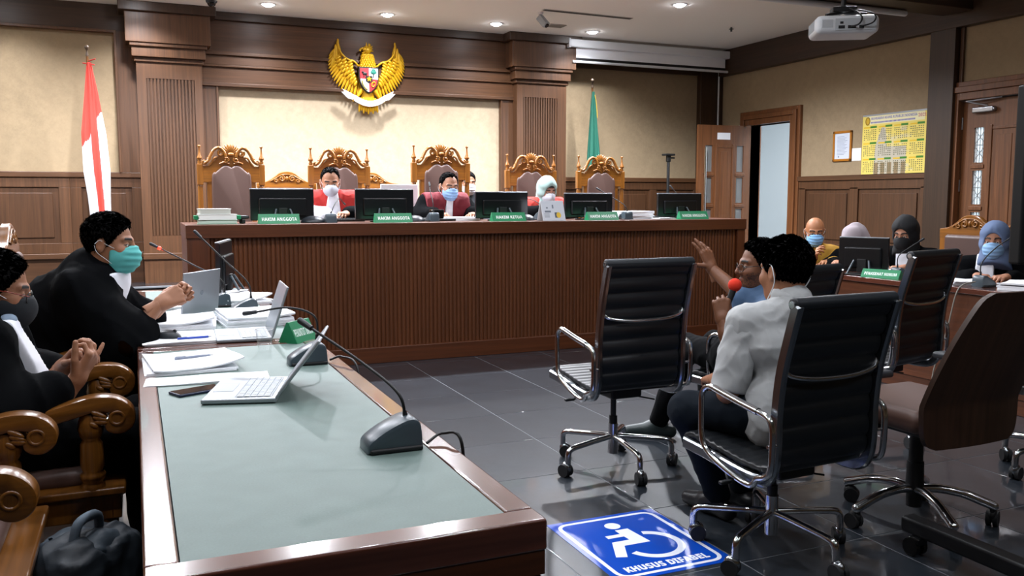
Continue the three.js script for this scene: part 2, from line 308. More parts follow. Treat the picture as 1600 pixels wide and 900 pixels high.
{
  const d = doorLeaf('door_1', 0.82, 2.30); d.position.set(XR - 0.03, 0.01, D1.z0 + 0.02); d.rotation.y = Math.PI - 0.06;
  // face toward the room camera is now local -z
  mesh('pull_handle', [rod([0.74, 0.85, -0.075], [0.74, 2.0, -0.075], 0.016, 10), rod([0.74, 1.0, -0.02], [0.74, 1.0, -0.075], 0.009), rod([0.74, 1.65, -0.02], [0.74, 1.65, -0.075], 0.009)], mat.chrome, d);
  mesh('notice_plate', [bb(0.33, 0.53, 2.11, 2.2, -0.028, -0.022)], mat.white, d);
  mesh('closer_arm', [rod([0.1, 2.28, -0.03], [-0.02, 2.33, 0.28], 0.01, 6)], mat.steel, d);
  const e = doorLeaf('door_2', 0.95, 2.30); e.position.set(XR + 0.05, 0.01, D2.z0 + 0.005); e.rotation.y = -Math.PI / 2;
  mesh('hinge', [cyl(0.009, 0.009, 0.12, -0.004, 2.08, 0.03, 8)], mat.steel, e); mesh('hinge', [cyl(0.009, 0.009, 0.12, -0.004, 1.45, 0.03, 8)], mat.steel, e); mesh('hinge', [cyl(0.009, 0.009, 0.12, -0.004, 0.4, 0.03, 8)], mat.steel, e);
  mesh('door_closer', [rbox(0.24, 0.055, 0.05, 0.25, 2.2, 0.05, 0.012), cylX(0.02, 0.02, 0.37, 2.2, 0.05)], mat.steel, e);
  mesh('closer_arm', [rod([0.3, 2.235, 0.06], [0.1, 2.29, 0.12], 0.008, 6), rod([0.1, 2.29, 0.12], [0.45, 2.305, 0.06], 0.008, 6)], mat.steel, e);
}
// ---- downlights: ring, glowing disc, spot light
DOWNLIGHTS.forEach(([x, z, cd], i) => {
  const rowName = z < -9 ? 'the row along the back wall' : z < -8 ? 'the row over the judges' : z < -5 ? 'the unseen row over the open floor' : z < -3 ? 'the row over the counsel table' : z < 0 ? 'the row over the floor sticker' : 'the added unseen row above the camera';
  const col = ['first', 'second', 'third', 'fourth', 'fifth', 'sixth'][DOWNLIGHTS.filter((q) => q[1] === z && q[0] < x).length];
  const d = thing('downlight', `round recessed ceiling downlight, ${col} from the left in ${rowName}`, 'downlight', [x, CEIL, z], 0, 'recessed downlights');
  mesh('trim_ring', [lathe([[0.062, -0.001], [0.064, -0.008], [0.082, -0.006], [0.085, 0.0]], 0, 0, 0, 28)], mat.whitePlastic, d);
  mesh('lamp', [lathe([[0, -0.03], [0.03, -0.026], [0.05, -0.016], [0.062, -0.002], [0.062, 0]], 0, 0, 0, 28)], M(0xffffff, 0.5, { emissive: LIGHT_COLOR, emissiveIntensity: 150 }), d);
  const s = new THREE.SpotLight(LIGHT_COLOR, cd, 0, z < -9 ? 1.2 : 1.34, z < -9 ? 0.5 : 0.3, 2); s.position.set(0, -0.045, 0); s.target.position.set(0, -1, 0); s.castShadow = true; s.shadow.radius = 3.2; s.name = 'lamp_light'; s.target.name = 'lamp_aim'; d.add(s); d.add(s.target);
});
// ------------------------------------------------------------------ judges' bench
{
  const b = thing('judges_bench', 'long dark wooden judges bench with fluted front', 'bench', [2.87, 0, -6.85]);
  const h = 2.522; // half length, local x
  mesh('body', uvm([bb(-h + 0.01, h - 0.01, 0, 1.04, -0.09, -0.035), bb(-h, -h + 0.04, 0, 1.04, -0.78, -0.035), bb(h - 0.04, h, 0, 1.04, -0.78, -0.035), bb(-h, -h + 0.16, 0, 1.05, -0.04, 0, 0.004), bb(h - 0.09, h, 0, 1.05, -0.04, 0, 0.004)]), mat.benchWood, b);
  mesh('top_board', uvm([bb(-h - 0.005, h + 0.005, 1.035, 1.135, -0.8, 0.012, 0.005)], 'x'), mat.benchWood, b);
  mesh('plinth', uvm([bb(-h + 0.16, h - 0.09, 0, 0.13, -0.04, 0.004, 0.005)], 'x'), mat.benchWood, b);
  const x0 = -h + 0.16, x1 = h - 0.09, n = 140, w = (x1 - x0) / n, ribs = [];
  for (let i = 0; i < n; i++) { const g = new THREE.CylinderGeometry(w * 0.46, w * 0.46, 0.92, 8, 1, true, -Math.PI / 2, Math.PI); g.scale(1, 1, 0.62); g.translate(x0 + w * (i + 0.5), 0.13 + 0.455, -0.034); ribs.push(g); }
  const r = mesh('fluted_front', uvm(ribs), mat.benchRib, b); r.userData.kind = 'stuff';
}
// ------------------------------------------------------------------ counsel tables on the left
function counselTable(label, z0, z1) {
  const t = thing('counsel_table', label, 'table', [0.33, 0, (z0 + z1) / 2]); const L = (z1 - z0) / 2, W = 0.34, H = 0.75;
  mesh('border', uvm([bb(-W, W, 0.69, H, -L, -L + 0.065, 0.006)], 'x'), mat.tableWood, t); mesh('border', uvm([bb(-W, W, 0.69, H, L - 0.065, L, 0.006)], 'x'), mat.tableWood, t);
  mesh('border', uvm([bb(-W, -W + 0.055, 0.69, H, -L + 0.064, L - 0.064, 0.006)], 'z'), mat.tableWood, t); mesh('border', uvm([bb(W - 0.058, W, 0.69, H, -L + 0.064, L - 0.064, 0.006)], 'z'), mat.tableWood, t);
  mesh('inlay', uvm([bb(-W + 0.056, W - 0.059, 0.69, H - 0.003, -L + 0.066, L - 0.066)], 'z'), mat.inlay, t);
  mesh('end_panel', uvm([bb(-W + 0.004, W - 0.004, 0.645, 0.69, L - 0.05, L - 0.004)], 'x'), mat.benchWood, t);
  mesh('end_panel', uvm([bb(-W + 0.008, W - 0.008, 0, 0.642, L - 0.05, L - 0.008, 0.004)], 'x'), mat.benchWood, t);
  mesh('end_panel', uvm([bb(-W + 0.008, W - 0.008, 0, 0.69, -L + 0.008, -L + 0.05, 0.004)], 'x'), mat.benchWood, t);
  mesh('modesty_panel', uvm([bb(W - 0.05, W - 0.01, 0, 0.69, -L + 0.05, L - 0.05, 0.004)], 'z'), mat.benchWood, t);
}
counselTable('long counsel table with grey inlay nearest the camera', -3.63, -1.39);
counselTable('far counsel table covered in papers beside the talking man', -6.0, -3.64);
{ // right-hand counsel table
  const t = thing('counsel_table', 'dark wooden counsel table on the right with masked people behind', 'table', [5.24, 0, -4.4]);
  mesh('top', uvm([bb(-0.33, 0.34, 0.715, 0.755, -1.85, 2.2, 0.006)], 'z'), mat.tableWood, t);
  mesh('front_panel', uvm([bb(-0.31, -0.27, 0.1, 0.715, -1.82, 2.18, 0.004)], 'z'), mat.benchWood, t);
  mesh('plinth', uvm([bb(-0.3, -0.25, 0, 0.1, -1.82, 2.18, 0.004)], 'z'), mat.benchWood, t);
  mesh('end_panel', uvm([bb(-0.27, 0.3, 0, 0.715, -1.82, -1.78)]), mat.benchWood, t); mesh('end_panel', uvm([bb(-0.27, 0.3, 0, 0.715, 2.14, 2.18)]), mat.benchWood, t);
}
// ------------------------------------------------------------------ tall carved judge chair (front +z)
function spiral(cx, cy, r0, turns, dir, start, n = 22) { const p = []; for (let i = 0; i <= n; i++) { const t = i / n; const a = start + dir * t * turns * Math.PI * 2; const r = r0 * (1 - 0.78 * t); p.push([cx + r * Math.cos(a), cy + r * Math.sin(a), 0]); } return p; }
const tallParts = (() => {
  const P = {};
  // crest board outline
  const top = smoothPts([[-0.245, 1.215], [-0.19, 1.22], [-0.14, 1.265], [-0.09, 1.315], [0, 1.335], [0.09, 1.315], [0.14, 1.265], [0.19, 1.22], [0.245, 1.215]], 40);
  const bot = smoothPts([[0.245, 1.08], [0.185, 1.08], [0.165, 1.10], [0.14, 1.16], [0.10, 1.20], [0.05, 1.235], [0, 1.215], [-0.05, 1.235], [-0.10, 1.20], [-0.14, 1.16], [-0.165, 1.10], [-0.185, 1.08], [-0.245, 1.08]], 50);
  P.crest = uvm([extrude(shape([...top, ...bot]), 0.045, 0.006, 0, 0, -0.022)], 'x');
  const carve = [];
  for (const s of [-1, 1]) {
    carve.push(tube([[s * 0.045, 1.30, 0.02], [s * 0.06, 1.35, 0.02], [s * 0.10, 1.385, 0.02], [s * 0.145, 1.365, 0.02], [s * 0.175, 1.315, 0.02], [s * 0.20, 1.265, 0.02], [s * 0.23, 1.245, 0.02]], 0.016, 22, 7));
    carve.push(tube(spiral(s * 0.232, 1.255, 0.02, 1.3, s, s > 0 ? -2.6 : -0.5).map((p) => [p[0], p[1], 0.022]), 0.009, 18, 6));
    carve.push(tube(spiral(s * 0.088, 1.335, 0.03, 1.4, -s, 0.6).map((p) => [p[0], p[1], 0.024]), 0.01, 20, 6));
    carve.push(tube(spiral(s * 0.04, 1.275, 0.022, 1.3, s, 2.2).map((p) => [p[0], p[1], 0.03]), 0.009, 18, 6));
    carve.push(tube([[s * 0.12, 1.30, 0.02], [s * 0.145, 1.29, 0.025], [s * 0.17, 1.25, 0.02], [s * 0.195, 1.22, 0.02]], 0.01, 12, 6));
    carve.push(tube([[s * 0.02, 1.24, 0.028], [s * 0.06, 1.255, 0.03], [s * 0.10, 1.24, 0.025]], 0.009, 12, 6));
    carve.push(ball(0.022, 0.014, 0.014, s * 0.19, 1.285, 0.02));
  }
  P.carving = carve;
  const shell = [];
  for (let i = 0; i < 9; i++) { const a = -1.15 + i * 2.3 / 8; const g = new THREE.SphereGeometry(1, 9, 7); g.scale(0.0125, 0.05, 0.016); g.translate(0, 0.046, 0); g.rotateZ(-a); g.translate(0, 1.33, 0.012); shell.push(g); }
  shell.push(ball(0.03, 0.02, 0.022, 0, 1.325, 0.022));
  P.shell = shell;
  P.post = uvm([rbox(0.052, 0.19, 0.052, 0, 1.145, 0, 0.005), lathe([[0.012, 1.05], [0.017, 1.055], [0.02, 1.045], [0.024, 1.03], [0.024, 0.60], [0.02, 0.58], [0.027, 0.56], [0.027, 0.46]].reverse(), 0, 0, 0, 12)]);
  P.finial = lathe([[0.0, 1.41], [0.013, 1.405], [0.014, 1.392], [0.006, 1.383], [0.008, 1.35], [0.012, 1.32], [0.022, 1.297], [0.024, 1.285], [0.012, 1.272], [0.019, 1.258], [0.016, 1.24]].reverse(), 0, 0, 0, 12);
  P.stile = uvm([rbox(0.055, 0.66, 0.04, 0, 0.77, 0, 0.004)]);
  const pad = smoothPts([[-0.155, 0.5], [-0.155, 1.08], [-0.135, 1.14], [-0.10, 1.175], [-0.05, 1.212], [0, 1.192], [0.05, 1.212], [0.10, 1.175], [0.135, 1.14], [0.155, 1.08], [0.155, 0.5]], 60);
  P.pad = extrude(shape(pad), 0.05, 0.018, 0, 0, -0.012, 3);
  P.rail = uvm([rbox(0.5, 0.06, 0.05, 0, 0.46, 0, 0.005), rbox(0.6, 0.05, 0.5, 0, 0.43, 0.27, 0.008)], 'x');
  P.seat = rbox(0.5, 0.06, 0.46, 0, 0.475, 0.27, 0.025, 3);
  P.leg = uvm([rbox(0.05, 0.42, 0.05, 0, 0.21, 0, 0.005)]);
  P.armrest = uvm([rbox(0.055, 0.04, 0.5, 0, 0.68, 0.25, 0.014, 2), rbox(0.045, 0.22, 0.045, 0, 0.56, 0.46, 0.008)], 'z');
  return P;
})();
function tallChair(pos, label, s = 1) {
  const c = thing('carved_chair', label, 'chair', pos, 0, 'tall carved chairs behind the bench'); c.scale.set(s, s, s);
  mesh('crest', tallParts.crest, mat.chairWood, c); mesh('carving', tallParts.carving, mat.chairWood, c); mesh('shell_ornament', tallParts.shell, mat.chairWood, c);
  for (const sx of [-0.27, 0.27]) { const p = mesh('post', tallParts.post, mat.chairWood, c); p.position.x = sx; mesh('finial', tallParts.finial, mat.chairWood, p); }
  for (const sx of [-0.185, 0.185]) { const p = mesh('stile', tallParts.stile, mat.chairWood, c); p.position.x = sx; }
  mesh('backrest', tallParts.pad, mat.brownLeather, c); mesh('seat_rail', tallParts.rail, mat.chairWood, c); mesh('seat', tallParts.seat, mat.brownLeather, c);
  for (const [x, z] of [[-0.27, 0], [0.27, 0], [-0.27, 0.5], [0.27, 0.5]]) { const p = mesh('leg', tallParts.leg, mat.chairWood, c); p.position.set(x, 0, z); }
  for (const sx of [-0.27, 0.27]) { const p = mesh('armrest', tallParts.armrest, mat.chairWood, c); p.position.x = sx; }
  return c;
}
tallChair([0.83, 0.4, -8.4], 'empty tall carved chair at the left end behind the stack of folders', 1);
tallChair([1.82, 0.4, -8.4], 'tall carved chair behind the judge in a white mask and red collar', 1);
tallChair([2.84, 0.4, -8.4], 'tallest carved chair behind the judge in the blue mask', 1.035);
tallChair([3.83, 0.4, -8.4], 'tall carved chair behind the judge in a pale headscarf', 0.985);
tallChair([4.66, 0.4, -8.4], 'empty tall carved chair in front of the green flag', 0.985);
// ------------------------------------------------------------------ carved armchair with scrolled arms (front +z)
const armParts = (() => {
  const P = {};
  const top = smoothPts([[-0.285, 1.075], [-0.20, 1.09], [-0.13, 1.13], [-0.07, 1.175], [0, 1.19], [0.07, 1.175], [0.13, 1.13], [0.20, 1.09], [0.285, 1.075]], 36);
  P.crest = uvm([extrude(shape([...top, [0.285, 1.0], [-0.285, 1.0]]), 0.05, 0.006, 0, 0, -0.025)], 'x');
  const cv = []; for (const s of [-1, 1]) { cv.push(tube(spiral(s * 0.05, 1.125, 0.03, 1.4, s, 1.5).map((p) => [p[0], p[1], 0.028]), 0.009, 20, 6)); cv.push(tube(spiral(s * 0.105, 1.105, 0.022, 1.3, -s, 1.2).map((p) => [p[0], p[1], 0.028]), 0.008, 18, 6)); cv.push(tube([[0, 1.165, 0.027], [s * 0.05, 1.16, 0.027], [s * 0.11, 1.128, 0.027], [s * 0.16, 1.098, 0.027]], 0.007, 12, 5)); } cv.push(ball(0.016, 0.025, 0.014, 0, 1.125, 0.026));
  P.carving = cv;
  P.stile = uvm([rbox(0.06, 0.62, 0.05, 0, 0.75, 0, 0.006)]);
  P.rail = uvm([rbox(0.52, 0.06, 0.045, 0, 0.53, 0, 0.005)], 'x');
  P.pad = rbox(0.455, 0.5, 0.075, 0, 0.785, 0.015, 0.03, 3);
  const path = smoothPts([[-0.02, 0.705], [0.12, 0.68], [0.25, 0.68], [0.35, 0.702], [0.425, 0.72], [0.482, 0.714], [0.514, 0.69], [0.517, 0.662], [0.497, 0.645], [0.474, 0.65], [0.468, 0.668]], 80);
  const th = (t) => (t < 0.5 ? 0.017 : 0.017 - (t - 0.5) * 0.017); const up = [], dn = [];
  for (let i = 0; i < path.length; i++) { const a = path[Math.max(0, i - 1)], b = path[Math.min(path.length - 1, i + 1)], L = Math.hypot(b[0] - a[0], b[1] - a[1]); const nx = -(b[1] - a[1]) / L, ny = (b[0] - a[0]) / L, k = th(i / path.length); up.push([path[i][0] + nx * k, path[i][1] + ny * k]); dn.push([path[i][0] - nx * k, path[i][1] - ny * k]); }
  const armG = extrude(shape([...up, ...dn.reverse()]), 0.066, 0.007, 0, 0, -0.033, 2); armG.rotateY(-Math.PI / 2); // shape x -> +z
  P.arm = uvm([armG], 'z');
  const disc = (r, L) => { const g = new THREE.CylinderGeometry(r, r, L, 18); g.rotateZ(Math.PI / 2); return g; };
  const volute = []; { const a = disc(0.017, 0.066); a.translate(0, 0.676, 0.489); volute.push(a); for (const s of [-1, 1]) { const r = new THREE.TorusGeometry(0.019, 0.0055, 6, 18); r.rotateY(Math.PI / 2); r.translate(s * 0.031, 0.676, 0.489); volute.push(r); for (const [yy, zz, L, an] of [[0.69, 0.44, 0.024, 0.5], [0.678, 0.443, 0.022, 0.35], [0.667, 0.445, 0.019, 0.15], [0.66, 0.425, 0.015, 0.6]]) { const q = ball(0.007, 0.009, L, 0, 0, 0, 10); q.rotateX(an); q.translate(s * 0.031, yy, zz); volute.push(q); } } }
  P.volute = volute;
  P.post = lathe([[0.034, 0.46], [0.034, 0.475], [0.028, 0.482], [0.036, 0.495], [0.036, 0.507], [0.027, 0.515], [0.034, 0.53], [0.031, 0.60], [0.024, 0.612], [0.031, 0.622], [0.037, 0.645], [0.033, 0.67], [0.026, 0.69]], 0, 0, 0.415, 18);
  P.seatrail = uvm([rbox(0.62, 0.025, 0.54, 0, 0.452, 0.235, 0.008, 2), rbox(0.58, 0.075, 0.03, 0, 0.40, 0.475, 0.004), rbox(0.03, 0.075, 0.46, 0.275, 0.40, 0.24, 0.004), rbox(0.03, 0.075, 0.46, -0.275, 0.40, 0.24, 0.004)], 'x');
  P.seat = rbox(0.5, 0.06, 0.44, 0, 0.485, 0.21, 0.028, 3);
  P.leg = lathe([[0.02, 0], [0.026, 0.02], [0.02, 0.04], [0.027, 0.2], [0.032, 0.27], [0.026, 0.285], [0.034, 0.30], [0.034, 0.44]], 0, 0, 0, 14);
  P.rearleg = uvm([rbox(0.05, 0.45, 0.05, 0, 0.225, 0, 0.005)]);
  return P;
})();
function armChair(pos, turn, label, m = mat.armWood, group = 'carved armchairs with scrolled arms') {
  const c = thing('carved_armchair', label, 'armchair', pos, turn, group);
  mesh('crest', armParts.crest, m, c); mesh('carving', armParts.carving, m, c); mesh('back_rail', armParts.rail, m, c); mesh('backrest', armParts.pad, mat.brownLeather, c);
  for (const s of [-0.255, 0.255]) { const p = mesh('stile', armParts.stile, m, c); p.position.x = s; }
  for (const s of [-0.275, 0.275]) { const a = mesh('armrest', armParts.arm, m, c); a.position.x = s; mesh('volute', armParts.volute, m, a); const p = mesh('arm_post', armParts.post, m, c); p.position.x = s; }
  mesh('seat_rail', armParts.seatrail, m, c); mesh('seat', armParts.seat, mat.brownLeather, c);
  for (const s of [-0.255, 0.255]) { const l = mesh('leg', armParts.leg, m, c); l.position.set(s, 0, 0.44); const r = mesh('leg', armParts.rearleg, m, c); r.position.set(s, 0, 0.0); }
  return c;
}
// arm tips lie 0.53 in front of the back
armChair([-0.56, 0, -3.13], Math.PI / 2, 'carved armchair under the man in the black mask');
armChair([-0.61, 0, -4.13], Math.PI / 2, 'carved armchair under the talking man in the teal mask');
armChair([-0.76, 0, -2.43], Math.PI / 2, 'empty carved armchair with brown seat beside the backpack');
armChair([-0.63, 0, -5.38], Math.PI / 2, 'carved armchair with leather back at the far left edge');
armChair([1.41, 0.4, -8.95], 0, 'low carved chair between the two left tall chairs', mat.chairWood);
armChair([2.26, 0.4, -8.95], 0, 'low carved chair half hidden behind the red-collared judge', mat.chairWood);
armChair([6.2, 0, -5.02], -Math.PI / 2, 'carved armchair behind the woman in the black headscarf', mat.chairWood);
armChair([6.12, 0, -4.47], -Math.PI / 2, 'empty carved armchair with broad brown leather back', mat.chairWood);
// ------------------------------------------------------------------ black ribbed office chair (front +z)
function sheet(pts, width, pitch, th, bump, s0 = 0) { // ribbed pad along a 2D path (z,y)
  const c = new THREE.CatmullRomCurve3(pts.map((p) => V(0, p[1], p[0])), false, 'catmullrom', 0.5); const L = c.getLength(), n = Math.max(8, Math.round(L / pitch * 7)); const pos = [], idx = [];
  const rows = [];
  for (let i = 0; i <= n; i++) { const t = i / n, p = c.getPointAt(t), g = c.getTangentAt(t); const nz = -g.y, ny = g.z; const k = th / 2 + bump * Math.pow(Math.abs(Math.sin(Math.PI * (s0 + t * L) / pitch)), 0.5); rows.push([[p.z + nz * k, p.y + ny * k], [p.z - nz * k, p.y - ny * k]]); }
  const X = [-1, -0.985, 0.985, 1], W = width / 2;
  for (const r of rows) for (const side of [0, 1]) for (let j = 0; j < 4; j++) { const e = j === 0 || j === 3; const m = [(r[0][0] + r[1][0]) / 2, (r[0][1] + r[1][1]) / 2]; const q = e ? [m[0] + (r[side][0] - m[0]) * 0.4, m[1] + (r[side][1] - m[1]) * 0.4] : r[side]; pos.push(X[j] * W, q[1], q[0]); }
  const id = (i, s, j) => i * 8 + s * 4 + j;
  for (let i = 0; i < n; i++) { for (let j = 0; j < 3; j++) { idx.push(id(i, 0, j), id(i + 1, 0, j), id(i, 0, j + 1), id(i, 0, j + 1), id(i + 1, 0, j), id(i + 1, 0, j + 1)); idx.push(id(i, 1, j), id(i, 1, j + 1), id(i + 1, 1, j), id(i, 1, j + 1), id(i + 1, 1, j + 1), id(i + 1, 1, j)); }
    for (const j of [0, 3]) { const a = id(i, 0, j), b = id(i, 1, j), d = id(i + 1, 0, j), e = id(i + 1, 1, j); if (j === 0) idx.push(a, b, d, b, e, d); else idx.push(a, d, b, b, d, e); } }
  for (const i of [0, n]) for (let j = 0; j < 3; j++) { const a = id(i, 0, j), b = id(i, 1, j), d = id(i, 0, j + 1), e = id(i, 1, j + 1); if (i === 0) idx.push(a, d, b, d, e, b); else idx.push(a, b, d, d, b, e); }
  const g = new THREE.BufferGeometry(); g.setAttribute('position', new THREE.Float32BufferAttribute(pos, 3)); g.setIndex(idx); g.computeVertexNormals(); return g;
}
function ribbon(pts, w, t, n = 40) { // flat bar swept along (z,y), width along x
  const c = new THREE.CatmullRomCurve3(pts.map((p) => V(0, p[1], p[0])), false, 'catmullrom', 0.5); const P = c.getSpacedPoints(n); const up = [], dn = [];
  for (let i = 0; i <= n; i++) { const g = c.getTangentAt(i / n); up.push([P[i].z - g.y * t / 2, P[i].y + g.z * t / 2]); dn.push([P[i].z + g.y * t / 2, P[i].y - g.z * t / 2]); }
  const g = extrude(shape([...up, ...dn.reverse()]), w, Math.min(w, t) * 0.25, 0, 0, -w / 2, 1); g.rotateY(-Math.PI / 2); return g;
}
const seatPath = [[0.265, 0.435], [0.255, 0.458], [0.22, 0.472], [0.10, 0.462], [-0.05, 0.445], [-0.165, 0.442]];
const backPath = [[-0.165, 0.442], [-0.205, 0.455], [-0.228, 0.50], [-0.236, 0.58], [-0.236, 0.66], [-0.252, 0.80], [-0.288, 0.94], [-0.315, 1.03]];
const framePath = [[0.24, 0.44], [0.10, 0.43], [-0.05, 0.412], [-0.16, 0.408], [-0.215, 0.425], [-0.243, 0.48], [-0.25, 0.57], [-0.25, 0.66], [-0.266, 0.80], [-0.302, 0.94], [-0.328, 1.03]];
function casterGeo(hood) {
  return [[cylX(0.031, 0.018, 0.013, 0.031, -0.016), cylX(0.031, 0.018, -0.013, 0.031, -0.016)], [ball(0.02, 0.03, 0.03, 0, 0.045, -0.012, 12), cyl(0.01, 0.01, 0.04, 0, 0.068, 0.004, 8)]];
}
const offParts = (() => {
  const P = {}; P.seat = sheet(seatPath, 0.42, 0.043, 0.014, 0.007); P.back = sheet(backPath, 0.42, 0.075, 0.010, 0.012, 0.02);
  P.roll = [cylX(0.024, 0.455, 0, 1.037, -0.315, 14), ball(0.006, 0.024, 0.024, 0.2275, 1.037, -0.315, 10), ball(0.006, 0.024, 0.024, -0.2275, 1.037, -0.315, 10)];
  P.frame = ribbon(framePath, 0.026, 0.03, 60);
  P.cap = cylX(0.012, 0.006, 0, 1.037, -0.315, 12);
  P.stretcher = tube([[-0.215, 0.815, -0.262], [-0.19, 0.79, -0.275], [-0.1, 0.775, -0.285], [0, 0.772, -0.288], [0.1, 0.775, -0.285], [0.19, 0.79, -0.275], [0.215, 0.815, -0.262]], 0.0095, 28, 8);
  const c = [[-0.205, 0.43], [-0.262, 0.46], [-0.272, 0.55], [-0.268, 0.625], [-0.235, 0.655], [-0.10, 0.675], [0.03, 0.698], [0.075, 0.693], [0.1, 0.66], [0.1, 0.58], [0.095, 0.51], [0.07, 0.465], [0.0, 0.43], [-0.12, 0.40], [-0.18, 0.40]];
  P.arm = tube(c.map((p) => [0, p[1], p[0]]), 0.0115, 70, 9, true);
  P.armpad = tube([[0, 0.662, -0.2], [0, 0.676, -0.10], [0, 0.698, 0.03]], 0.014, 14, 8);
  P.bracket = [cylX(0.006, 0.05, 0.018, 0.555, -0.262, 8)];
  P.mech = [rbox(0.17, 0.05, 0.24, 0, 0.395, -0.01, 0.012), rbox(0.44, 0.02, 0.06, 0, 0.415, -0.1, 0.006), rbox(0.44, 0.02, 0.06, 0, 0.415, 0.08, 0.006), cyl(0.03, 0.036, 0.03, 0, 0.365, 0, 12)];
  P.lever = [rod([0.08, 0.385, -0.03], [0.25, 0.375, -0.05], 0.005, 6), rbox(0.05, 0.014, 0.02, 0.27, 0.374, -0.052, 0.005)]; P.lever2 = [rod([-0.07, 0.36, 0], [-0.2, 0.335, -0.06], 0.004, 6)];
  P.gas = [cyl(0.014, 0.014, 0.16, 0, 0.29, 0, 12)];
  P.sleeve = [cyl(0.02, 0.02, 0.05, 0, 0.235, 0, 12)];
  P.hub = [cyl(0.026, 0.024, 0.15, 0, 0.145, 0, 16)];
  P.leg = [tube([[0, 0.155, 0.015], [0, 0.15, 0.10], [0, 0.142, 0.2], [0, 0.136, 0.262], [0, 0.124, 0.287], [0, 0.095, 0.293], [0, 0.068, 0.293]], 0.0145, 28, 8)];
  [P.wheel, P.hood] = casterGeo();
  return P;
})();
function starBase(c, legGeo, legMat, hoodMat, R, rot = 0) {
  for (let i = 0; i < 5; i++) {
    const a = rot + i * Math.PI * 2 / 5; const l = mesh('leg', legGeo, legMat, c); l.rotation.y = a;
    const w = mesh('caster', offParts.hood, hoodMat, l); w.position.set(0, 0, R); w.rotation.y = i * 1.3 + 0.4; 
    const g = mesh('caster_wheel', offParts.wheel, mat.rubber, l); g.position.set(0, 0, R); g.rotation.y = i * 1.3 + 0.4;
  }
}
function officeChair(pos, turn, label, rot, recl = 0) {
  const c = thing('office_chair', label, 'office chair', pos, turn, 'black ribbed office chairs with chrome frames');
  mesh('seat', offParts.seat, M(0x15181b, 0.42), c);
  mesh('backrest', offParts.back, M(0x13171b, 0.36), c);
  mesh('head_roll', offParts.roll, M(0x1a1f24, 0.4), c);
  for (const s of [-0.224, 0.224]) { const f = mesh('side_frame', offParts.frame, mat.frameMetal, c); f.position.x = s; const e = mesh('end_cap', offParts.cap, mat.chrome, c); e.position.x = s * 1.05; }
  mesh('back_stretcher', offParts.stretcher, mat.chrome, c);
  for (const s of [-1, 1]) { const a = mesh('armrest', offParts.arm, mat.chrome, c); a.position.x = s * 0.262; mesh('arm_sleeve', offParts.armpad, mat.chrome, a); const b = mesh('arm_bracket', offParts.bracket, mat.chrome, c); b.position.x = s * 0.245 - 0.014; }
  mesh('mechanism', offParts.mech, mat.black, c); mesh('lever', offParts.lever, mat.black, c); mesh('tilt_lever', offParts.lever2, mat.black, c); mesh('gas_column', offParts.gas, mat.darkPlastic, c); mesh('column_sleeve', offParts.sleeve, mat.black, c); mesh('hub', offParts.hub, mat.chrome, c);
  if (recl) for (const m of c.children) if (!['hub', 'gas_column', 'column_sleeve'].includes(m.name)) m.position.y -= recl;
  starBase(c, offParts.leg, mat.chrome, mat.frameMetal, 0.293, rot);
  return c;
}
officeChair([2.145, 0, -3.71], Math.PI + 0.0, 'empty black ribbed office chair standing alone in the middle', 0.55);
officeChair([2.165, 0, -2.55], Math.PI + 0.05, 'black ribbed office chair under the man in the grey shirt', 0.72, 0.05);
officeChair([2.95, 0, -3.63], Math.PI + 0.25, 'black ribbed office chair under the man with the microphone', 0.1, 0.055);
officeChair([3.80, 0, -3.66], Math.PI + 0.22, 'empty black ribbed office chair in front of the right counsel table', 0.3);
officeChair([4.08, 0, -2.72], Math.PI + 0.6, 'black office chair cut by the right edge behind the brown chair', 0.8);
